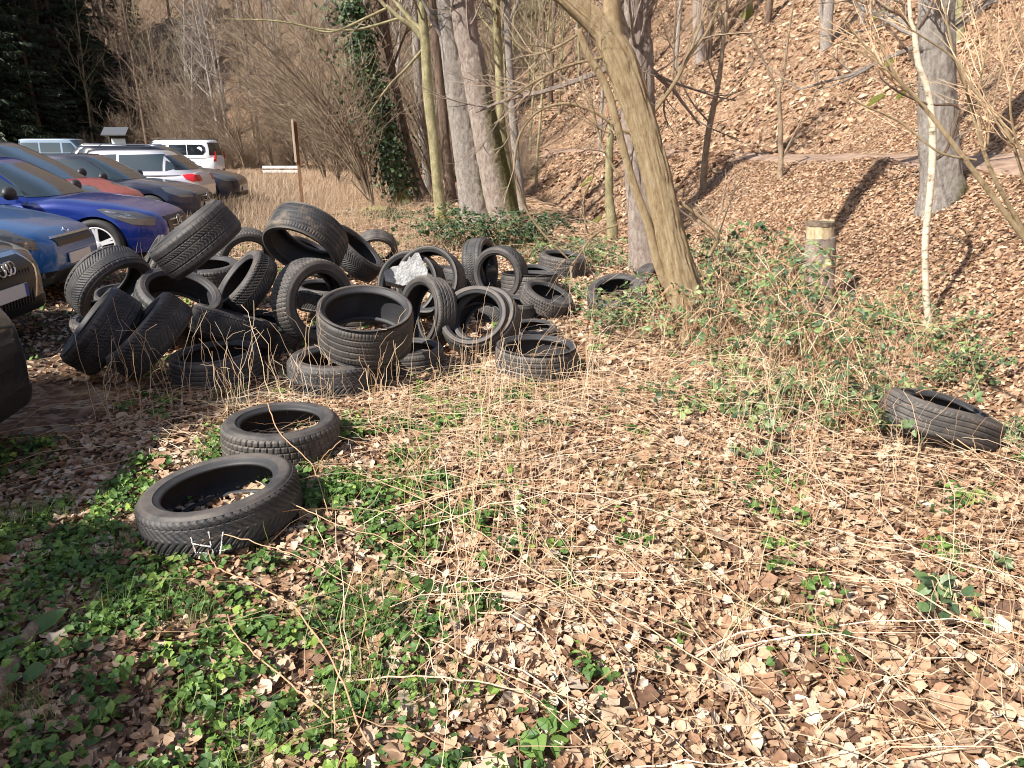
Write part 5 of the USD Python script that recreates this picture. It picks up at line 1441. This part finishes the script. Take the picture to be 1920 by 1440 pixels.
def car(label, front, yaw, c, name='parked_car', cat='car', group='cars parked in the row at the left'):
    yw = math.radians(yaw)
    d = np.array([math.cos(yw), math.sin(yw)])
    nose = np.array(front) if not c.get('tail_at') else np.array(front) + d * c['L']
    base = nose - d * c['L'] * .5
    z = float(height(*base))
    m = gfm([(d[0], d[1], 0), (-d[1], d[0], 0), (0, 0, 1)], (*nose, z))
    t = thing(name, label, cat, group, m)
    pm = LOOKS[c['paint']]
    bv, bf = body_solid(c)
    B, BI = solid(bv, bf), solid(*body_solid(c, .007))
    shell = BI - B
    wx = (-c['axle'], -c['axle'] - c['base'])
    cut = B
    for x in wx:
        for s in (1, -1):
            cyl = m3.Manifold.cylinder(.4, c['wheel'] * 1.1, c['wheel'] * 1.1, 40).rotate((90, 0, 0)).translate((x, s * c['W'] / 2 + .2, c['wheel']))
            cut = cut - cyl
    obj('body', cut, pm, t, 32)
    if c.get('cabin', True):
        cv, cf = cabin_solid(c)
        G, GI = solid(cv, cf), solid(*cabin_solid(c, .006))
        obj('roof', G, LOOKS[c.get('roof_paint', c['paint'])], t, 32)
        gs = GI - G
        zb, zt = c['belt'] + .035, c['H'] - c.get('header', .11)
        fx = lambda zz: c['cowl'] + (c['roof0'] - c['cowl']) * (zz - c['belt']) / (c['H'] - c['belt'])
        rx = lambda zz: c['tail0'] + (c['roof1'] - c['tail0']) * (zz - c['belt']) / (c['H'] - c['belt'])
        ins = c.get('pillar', .13)
        x0b, x0t, x1b, x1t = fx(zb) - ins - .10, fx(zt) - ins - .02, rx(zb) + ins + .1, rx(zt) + ins + .05
        if 'side_glass' in c:
            panes = c['side_glass']
        else:
            sp = [c['cowl'] - 1.45]
            if x1b < sp[0] - 1.3:
                sp.append(sp[0] - 1.0)
            panes, prev = [], (x0b, x0t)
            for s_ in sp:
                panes.append([(prev[0], zb), (prev[1], zt), (s_ + .03, zt + .01), (s_ + .03, zb)]); prev = (s_ - .03, s_ - .03)
            panes.append([(prev[0], zb), (prev[1], zt + .005), (x1t, zt - .02), (x1b, zb + .08)])
        for s in (-1, 1):
            for p in panes:
                w_ = gs ^ prism_y(p, *((-2, -.3) if s < 0 else (.3, 2)))
                if ok(w_):
                    obj('side_window', w_, LOOKS[c.get('glass', 'car_glass')], t, 30)
        hw0, hw1 = c['W'] / 2 * .84, c['W'] / 2 * (c.get('roofw', .70) - .09)
        mid = (c['roof0'] + c['roof1']) / 2
        w_ = gs ^ prism_x([(-hw0, c['belt'] + .02), (hw0, c['belt'] + .02), (hw1, c['H'] - .085), (-hw1, c['H'] - .085)], mid + .25, .5)
        if ok(w_):
            obj('windscreen', w_, LOOKS['car_glass'], t, 30)
        w_ = gs ^ prism_x([(-hw0, c['belt'] + .06), (hw0, c['belt'] + .06), (hw1, c['H'] - .12), (-hw1, c['H'] - .12)], -9, mid - .3)
        if ok(w_):
            obj('rear_window', w_, LOOKS['car_glass_tinted'], t, 30)
        if c.get('mirror', True):
            for s in (-1, 1):
                e = trimesh.creation.icosphere(2); e.apply_scale((.075, .12, .085)); e.apply_translation((c['cowl'] - .42, s * (c['W'] / 2 + .09), c['belt'] + .08))
                e.vertices[:, 0] = np.minimum(e.vertices[:, 0], 9); e.vertices[:, 0] = np.maximum(e.vertices[:, 0], c['cowl'] - .455)
                st = box((c['cowl'] - .45, min(s * (c['W'] / 2 - .06), s * (c['W'] / 2 + .05)), c['belt'] + .0), (c['cowl'] - .39, max(s * (c['W'] / 2 - .06), s * (c['W'] / 2 + .05)), c['belt'] + .045))
                obj('mirror', merge([(e.vertices, e.faces), st]), LOOKS[c.get('mirror_mat', 'car_plastic')], t, 30)
    for nm, kind, poly, rng_, mat in c.get('trim', []):
        parts = []
        if kind == 'side':
            for s in (-1, 1):
                parts.append(shell ^ prism_y(poly, *((-2, -rng_) if s < 0 else (rng_, 2))))
            for p in parts:
                if ok(p):
                    obj(nm, p, LOOKS[mat], t, 30)
        elif kind == 'front':
            p = shell ^ prism_x(poly, -rng_, .3)
            if ok(p):
                obj(nm, p, LOOKS[mat], t, 30)
        elif kind == 'rear':
            p = shell ^ prism_x(poly, -c['L'] - .3, -c['L'] + rng_)
            if ok(p):
                obj(nm, p, LOOKS[mat], t, 30)
        elif kind == 'top':
            p = shell ^ prism_z(poly, rng_, 3)
            if ok(p):
                obj(nm, p, LOOKS[mat], t, 30)
    # gaps between doors and round the bonnet
    gaps = [[(x - .003, .3), (x + .003, .3), (x + .003, c['belt'] + .0), (x - .003, c['belt'] + .0)] for x in (c['cowl'] - .32, c['cowl'] - 1.42, c['cowl'] - 2.3) if x > -c['L'] + .9]
    for s in (-1, 1):
        for g_ in gaps:
            p = (solid(*body_solid(c, .003)) - B) ^ prism_y(g_, *((-2, -.5) if s < 0 else (.5, 2)))
            if ok(p):
                obj('door_gap', p, LOOKS['car_grille'], t, 30)
        for hx in (c['cowl'] - 1.22, c['cowl'] - 2.1):
            if hx > -c['L'] + .8:
                obj('door_handle', box((hx - .09, min(s * (c['W'] / 2 - .02), s * (c['W'] / 2 + .02)), c['belt'] - .16), (hx + .09, max(s * (c['W'] / 2 - .02), s * (c['W'] / 2 + .02)), c['belt'] - .135)), pm, t)
    for x in wx:
        for s in (-1, 1):
            wheel(t, c, x, s, c.get('spokes', 5), c.get('rim', 'alloy'))
    for fn in c.get('extra', []):
        fn(t)
    return t


def spec(L=4.4, W=1.8, H=1.45, paint='paint_dark', cowl=-1.15, roof0=-1.95, roof1=-3.5, tail0=-4.1, belt=.93, nose=.62, hood=.94, deck=None, tailz=.78, wheel=.33, axle=.88, base=2.65, **k):
    deck = deck if deck is not None else belt
    up = [(0, nose * .76), (.012, nose * .93), (.05, nose), (.14, nose + .07), (.32, nose + .13), (.6, nose + (hood - nose) * .72), (-cowl - .05, hood), (-cowl + .35, belt + .005), (-tail0 - .2, belt + .0), (-tail0 + .05, deck), (L - .1, deck - .04), (L - .03, tailz), (L, tailz * .8)]
    lo = [(0, nose * .72), (.01, .36), (.04, .25), (.12, .2), (.4, .17), (L - .4, .19), (L - .1, .26), (L - .02, .36), (L, tailz * .74)]
    pl = [(0, .58), (.02, .64), (.07, .72), (.16, .82), (.3, .90), (.5, .955), (.8, .985), (1.3, 1.0), (L - 1.2, 1.0), (L - .6, .975), (L - .3, .93), (L - .1, .86), (L - .02, .78), (L, .72)]
    return dict(L=L, W=W, H=H, paint=paint, cowl=cowl, roof0=roof0, roof1=roof1, tail0=tail0, belt=belt, wheel=wheel, axle=axle, base=base, upper=up, lower=lo, plan=pl, **k)


paint('paint_royal_blue', (.003, .020, .17), .2, .3)
paint('paint_light_blue', (.010, .10, .30), .5, .4)
paint('paint_dark', (.016, .016, .018), .35, .3)
paint('paint_navy', (.012, .016, .038), .6, .4)
paint('paint_red', (.33, .008, .016), .4, .2)
paint('paint_silver', (.58, .57, .60), .18, .45, .3)
paint('paint_black', (.014, .016, .026), .5, .3)
paint('paint_white', (.72, .73, .74), .15, 0.0)
paint('paint_grey_blue', (.20, .26, .33), .2, .2)
paint('paint_brown_roof', (.03, .028, .035), .4, .3)


def ring(c, R, r, nrm, n=28):
    F = frame(nrm)
    a = np.arange(n + 1) / n * 2 * math.pi
    return tubes((np.asarray(c) + R * (np.cos(a)[:, None] * F[0] + np.sin(a)[:, None] * F[1]))[None], np.full((1, n + 1), r), 8)


def four_rings(t):
    obj('emblem', merge([ring((.012 - .02 * abs(k - 1.5) ** 2 * .3, (k - 1.5) * .078, .655), .052, .0085, (1, 0, .12)) for k in range(4)]), LOOKS['chrome'], t, True)
    obj('number_plate', box((.012, -.26, .40), (.024, .26, .51)), LOOKS['plate_white'], t)
    obj('plate_strip', box((.022, .215, .402), (.0265, .258, .508)), LOOKS['plate_blue'], t)
    k = [box((-.02, -.36 + j * .045, .33), (.004, -.346 + j * .045, .62)) for j in range(17)]
    obj('grille_bars', merge(k), LOOKS['car_plastic'], t)


def badge_plate(t):
    obj('emblem', ring((-.085, 0, .735), .038, .007, (.8, 0, .6)), LOOKS['chrome'], t, True)
    obj('number_plate', box((.008, -.26, .40), (.02, .26, .51)), LOOKS['plate_white'], t)


def plate(t):
    obj('number_plate', box((.008, -.26, .38), (.02, .26, .49)), LOOKS['plate_white'], t)


def star(t):
    parts = [ring((.02, 0, .56), .085, .008, (1, 0, .1))]
    for k in range(3):
        a = math.pi / 2 + k * 2 * math.pi / 3
        parts.append(tubes(np.array([[(.022, 0, .56), (.022, .083 * math.cos(a), .56 + .083 * math.sin(a))]]), np.array([[.012, .003]]), 6))
    parts += [tubes(np.array([[(-.03, -.40, z), (.012, -.2, z), (.02, -.09, z)]]), np.full((1, 3), .009), 6) for z in (.52, .6)] + [tubes(np.array([[(-.03, .40, z), (.012, .2, z), (.02, .09, z)]]), np.full((1, 3), .009), 6) for z in (.52, .6)]
    obj('emblem', merge(parts), LOOKS['chrome'], t, True)
    plate(t)


FOG = [('bumper_intake', 'front', [(-.75, .24), (.75, .24), (.68, .36), (-.68, .36)], .5, 'car_grille')]
car('dark grey car cut by the left edge, its nose nearest of all the cars', (-2.55, 3.15), 8, spec(4.3, 1.78, 1.52, 'paint_dark', nose=.76, hood=1.04, belt=1.02, trim=FOG + [('headlight', 'side', [(-.1, .62), (-.12, .72), (-.5, .82), (-.62, .76), (-.3, .62)], .45, 'lamp_glass'), ('grille', 'front', [(-.4, .5), (.4, .5), (.42, .62), (-.42, .62)], .3, 'car_grille')]))
car('dark brown car with four chrome rings on its grille at the left edge', (-4.13, 5.75), 6, spec(4.5, 1.84, 1.43, 'paint_dark', nose=.70, hood=.95, trim=FOG + [
    ('grille', 'front', [(-.38, .32), (.38, .32), (.45, .60), (.40, .735), (-.40, .735), (-.45, .60)], .4, 'car_grille'), ('grille_frame', 'front', [(-.45, .735), (.45, .735), (.43, .765), (-.43, .765)], .5, 'chrome'),
    ('grille_frame', 'front', [(.46, .6), (.485, .6), (.425, .765), (.40, .74)], .5, 'chrome'), ('grille_frame', 'front', [(-.46, .6), (-.485, .6), (-.425, .765), (-.40, .74)], .5, 'chrome'), ('grille_frame', 'front', [(.46, .6), (.485, .6), (.41, .31), (.385, .32)], .5, 'chrome'),
    ('headlight', 'side', [(-.12, .66), (-.14, .76), (-.55, .84), (-.66, .79), (-.3, .66)], .5, 'lamp_glass')], extra=[four_rings]))
car('light blue hatchback with an almond headlight between two darker cars', (-4.82, 7.95), 8, spec(4.05, 1.72, 1.46, 'paint_light_blue', nose=.70, hood=.98, axle=.82, base=2.45, cowl=-1.0, roof0=-1.8, roof1=-3.3, tail0=-3.85, trim=FOG + [
    ('headlight', 'side', [(-.10, .60), (-.13, .70), (-.34, .80), (-.62, .865), (-.72, .85), (-.60, .72), (-.34, .62)], .36, 'lamp_housing'), ('headlight_lens', 'side', [(-.16, .635), (-.18, .70), (-.34, .775), (-.44, .76), (-.40, .67), (-.28, .63)], .36, 'lamp_bright'), ('turn_signal', 'side', [(-.50, .74), (-.52, .81), (-.66, .845), (-.68, .835), (-.58, .75)], .36, 'lamp_glass'),
    ('grille', 'front', [(-.42, .60), (.42, .60), (.45, .68), (-.45, .68)], .4, 'car_grille'), ('grille_frame', 'front', [(-.47, .685), (.47, .685), (.44, .705), (-.44, .705)], .5, 'chrome'), ('fog_lamp', 'front', [(-.66, .30), (-.52, .30), (-.52, .36), (-.66, .36)], .5, 'lamp_glass')], extra=[badge_plate]))
car('royal blue car with a silver double-spoke wheel, facing right behind the pile', (-4.82, 10.45), 9, spec(4.70, 1.82, 1.44, 'paint_royal_blue', nose=.66, hood=.95, axle=.80, base=2.84, cowl=-1.25, roof0=-2.15, roof1=-3.9, tail0=-4.5, wheel=.335, trim=FOG + [
    ('headlight', 'side', [(-.10, .56), (-.09, .66), (-.30, .745), (-.66, .80), (-.74, .79), (-.60, .70), (-.34, .59)], .40, 'lamp_housing'), ('headlight_strip', 'side', [(-.30, .71), (-.62, .775), (-.66, .765), (-.34, .695)], .40, 'lamp_bright'), ('headlight_strip', 'side', [(-.26, .66), (-.5, .72), (-.55, .71), (-.28, .645)], .40, 'lamp_bright'),
    ('grille', 'front', [(-.42, .44), (.42, .44), (.46, .66), (-.46, .66)], .4, 'car_grille')], extra=[star]))
car('tall red car with a black roof edge parked behind the royal blue car', (-6.75, 13.1), 6, spec(4.45, 1.83, 1.66, 'paint_red', nose=.74, hood=1.05, cowl=-.85, roof0=-2.05, roof1=-3.7, tail0=-4.25, belt=1.02, pillar=.1, roof_paint='paint_brown_roof', trim=FOG + [('headlight', 'side', [(-.12, .68), (-.14, .78), (-.5, .93), (-.74, .98), (-.6, .86), (-.3, .7)], .4, 'lamp_housing')], extra=[plate]))
car('dark navy car with a clear headlight parked behind the red car', (-6.45, 15.5), 8, spec(4.55, 1.8, 1.44, 'paint_navy', nose=.66, hood=.95, cowl=-1.2, roof0=-2.1, roof1=-3.8, tail0=-4.3, trim=FOG + [('headlight', 'side', [(-.10, .60), (-.10, .70), (-.34, .775), (-.66, .82), (-.56, .72), (-.3, .61)], .4, 'lamp_housing'), ('grille', 'front', [(-.42, .5), (.42, .5), (.46, .64), (-.46, .64)], .4, 'car_grille')], extra=[star]))
SIL = spec(4.35, 1.8, 1.48, 'paint_silver', nose=.66, hood=.95, cowl=-1.15, roof0=-1.95, roof1=-3.45, tail0=-4.22, belt=.98, deck=.98, tailz=.86, tail_at=True, glass='car_glass', mirror_mat='paint_silver', header=.10,
           trim=[('tail_light', 'side', [(-4.36, .78), (-4.36, .90), (-4.16, .955), (-3.98, .93), (-4.06, .83), (-4.2, .77)], .45, 'tail_lamp'), ('bumper_trim', 'rear', [(-.7, .28), (.7, .28), (.66, .42), (-.66, .42)], .3, 'car_plastic')])
car('silver hatchback seen from behind with a red tail light', (-7.45, 18.1), 188, SIL)
car('black estate car with roof rails and a spoked wheel, last of the near row', (-7.75, 21.3), 8, spec(4.7, 1.86, 1.60, 'paint_black', nose=.72, hood=1.0, cowl=-1.2, roof0=-2.05, roof1=-4.0, tail0=-4.5, belt=1.0, wheel=.35, spokes=10, trim=FOG + [('headlight', 'side', [(-.10, .66), (-.10, .74), (-.34, .82), (-.66, .85), (-.56, .77), (-.3, .67)], .4, 'lamp_housing')],
    extra=[plate, lambda t: [obj('roof_rail', tubes(np.array([[(-2.2, s * .6, 1.585), (-2.3, s * .6, 1.63), (-3.9, s * .6, 1.635), (-4.0, s * .6, 1.59)]]), np.full((1, 4), .016), 6), LOOKS['chrome'], t, True) for s in (-1, 1)]]))


def van_body(t, side_pix=None):
    pass


VAN = spec(4.4, 1.84, 1.84, 'paint_white', nose=.78, hood=1.08, cowl=-.8, roof0=-1.55, roof1=-4.22, tail0=-4.38, belt=1.08, deck=1.08, tailz=1.02, roofw=.86, tail_at=True, glass='car_glass_tinted', header=.22, mirror_mat='paint_white',
           side_glass=[[(-1.35, 1.14), (-1.62, 1.6), (-2.2, 1.62), (-2.2, 1.14)], [(-2.32, 1.2), (-2.36, 1.62), (-3.12, 1.63), (-3.12, 1.16), (-2.4, 1.16)], [(-3.16, 1.16), (-3.16, 1.63), (-3.85, 1.62), (-3.98, 1.5), (-3.98, 1.3), (-3.85, 1.16)]],
           trim=[('tail_light', 'side', [(-4.4, .85), (-4.4, 1.2), (-4.3, 1.2), (-4.3, .85)], .5, 'tail_lamp'), ('bumper', 'side', [(-4.42, .2), (-4.42, .5), (-3.9, .46), (-3.75, .2)], .3, 'car_plastic'), ('slide_rail', 'side', [(-3.1, .94), (-3.1, .955), (-3.95, .955), (-3.95, .94)], .5, 'car_plastic')],
           extra=[lambda t: obj('sticker', (lambda vq: (np.column_stack([vq[0][:, 0] - 3.72, np.full(len(vq[0]), .0) + .835 - 0 * vq[0][:, 0], vq[0][:, 1] + 1.4]), vq[1]))(revolve([(.001, 0), (.13, 0)], 24)), LOOKS['sticker_white'], t),
                  lambda t: [obj('window_lettering', box((-3.5, .80, 1.5 - j * .05), (-3.25, .832, 1.515 - j * .05)), LOOKS['sticker_white'], t) for j in range(4)],
                  lambda t: [obj('tail_lamp', box((-4.43, s * .74 - .06, .98), (-4.395, s * .74 + .06, 1.32)), LOOKS['tail_lamp'], t) for s in (-1, 1)],
                  lambda t: [obj('roof_rail', tubes(np.array([[(-1.7, s * .62, 1.83), (-1.8, s * .62, 1.87), (-4.0, s * .62, 1.87), (-4.1, s * .62, 1.83)]]), np.full((1, 4), .018), 6), LOOKS['car_plastic'], t, True) for s in (-1, 1)]])
car('white van with dark windows and a round white sticker, seen from its side', (-14.3, 36.5), 186, VAN, 'parked_van', 'van')
car('grey blue minibus parked far left in front of the spruces', (-25.3, 46.5), 4, spec(4.9, 1.9, 1.98, 'paint_grey_blue', nose=.85, hood=1.12, cowl=-.75, roof0=-1.5, roof1=-4.78, tail0=-4.86, belt=1.12, deck=1.12, tailz=1.0, roofw=.87, header=.2, side_glass=[[(-1.2, 1.17), (-1.6, 1.72), (-2.1, 1.74), (-2.1, 1.17)], [(-2.22, 1.17), (-2.22, 1.74), (-3.4, 1.74), (-3.4, 1.17)], [(-3.5, 1.17), (-3.5, 1.74), (-4.55, 1.74), (-4.6, 1.17)]], extra=[plate]), 'parked_van', 'van')
car('white car of which only the pale roof shows left of the white van', (-18.2, 38.5), 6, spec(4.4, 1.84, 1.66, 'paint_white', nose=.74, hood=1.0, belt=1.02, extra=[plate]))
car('small dark car half hidden between the white van and the white roof', (-15.2, 33.0), 8, spec(4.3, 1.8, 1.58, 'paint_black', nose=.72, hood=1.0, belt=1.0, extra=[plate]))
car('dark van parked outside the picture, left of the photographer', (-3.1, -.4), 8, spec(4.6, 1.86, 1.5, 'paint_navy', extra=[plate]))

# ------------------------------------------------------------------ signpost, barrier, notice board
noisy('weathered_wood', [(.3, (.10, .065, .04)), (.5, (.20, .14, .09)), (.7, (.31, .235, .16))], 9, 7, .9, .2, .5, 30, (1, 1, .15))
noisy('weathered_board', [(.3, (.30, .235, .165)), (.5, (.42, .345, .255)), (.7, (.52, .44, .34))], 9, 7, .9, .2, .4, 30, (1, 1, .15))
noisy('rusty_post', [(.3, (.09, .045, .025)), (.5, (.18, .095, .05)), (.7, (.28, .17, .10))], 9, 7, .85, .3, .4, 30, (1, 1, .3))
pb = at_y(570, 420, 13.0); pb[2] = float(height(pb[0], pb[1])) - .15
pt = at_y(553, 228, 13.0)
t_ = thing('signpost', 'thin wooden signpost with a narrow board edge on, beyond the tyre pile', 'signpost')
ax = unit(pt - pb); F = frame(ax, (1, .3, 0)); Hh = np.linalg.norm(pt - pb)


def beam(lo, hi, Fr, o):
    b = trimesh.creation.box(np.asarray(hi) - np.asarray(lo))
    b.apply_translation((np.asarray(lo) + np.asarray(hi)) / 2)
    v = b.vertices
    return o + v[:, :1] * Fr[0] + v[:, 1:2] * Fr[1] + v[:, 2:] * Fr[2], b.faces


obj('post', beam((-.028, -.028, 0), (.028, .028, Hh), F, pb), LOOKS['rusty_post'], t_)
obj('board', beam((-.062, -.20, Hh - .66), (-.030, .12, Hh + .03), F, pb), LOOKS['weathered_board'], t_)
for zz in (Hh - .5, Hh - .1):
    obj('bolt', beam((-.072, -.012, zz - .012), (-.062, .012, zz + .012), F, pb), LOOKS['rusty_post'], t_)
noisy('white_weathered', [(.3, (.34, .34, .33)), (.5, (.52, .52, .51)), (.75, (.64, .64, .63))], 5, 6, .7, .3, .1, 30, coords='world')
t_ = thing('barrier', 'low white plank barrier at the far edge of the dry grass', 'barrier')
bp = at_y(527, 318, 40.0); bx, by = bp[0], 40.0; bz = float(height(bx, by))
for k, z in enumerate((.22, .44)):
    obj('plank', box((bx - 1.0, by - .02 + k * .004, bz + z - .06), (bx + 1.0, by + .02 + k * .004, bz + z + .07)), LOOKS['white_weathered'], t_)
for dx in (-.7, 0, .7):
    obj('post', box((bx + dx - .04, by + .03, bz - .2), (bx + dx + .04, by + .1, bz + .5)), LOOKS['weathered_wood'], t_)
plain('roof_felt', (.035, .04, .05), .6)
plain('board_paper', (.55, .60, .58), .6)
noisy('dark_timber', [(.3, (.02, .018, .016)), (.6, (.05, .04, .034))], 8, 5, .8, .2, .3)
t_ = thing('notice_board', 'roofed notice board standing far off beyond the parked vans', 'notice board')
nb = at_y(222, 262, 52.0); nx, ny = nb[0], 52.0; nz = float(height(nx, ny)); top = 2.75 - 0.0
for s in (-1, 1):
    obj('post', box((nx + s * .62 - .06, ny - .06, nz - .2), (nx + s * .62 + .06, ny + .06, 2.2)), LOOKS['dark_timber'], t_)
    rv = np.array([(nx - .85, ny - .0, 2.78), (nx + .85, ny, 2.78), (nx + .85, ny + s * .6, 2.28), (nx - .85, ny + s * .6, 2.28)])
    obj('roof_panel', (np.vstack([rv, rv - [0, 0, .05]]), np.array([(0, 1, 2), (0, 2, 3), (4, 6, 5), (4, 7, 6), (0, 4, 5), (0, 5, 1), (1, 5, 6), (1, 6, 2), (2, 6, 7), (2, 7, 3), (3, 7, 4), (3, 4, 0)])), LOOKS['roof_felt'], t_)
obj('back_panel', box((nx - .56, ny + .0, .9), (nx + .56, ny + .04, 2.2)), LOOKS['dark_timber'], t_)
obj('notice', box((nx - .48, ny - .02, 1.0), (nx + .48, ny - .002, 2.02)), LOOKS['board_paper'], t_)
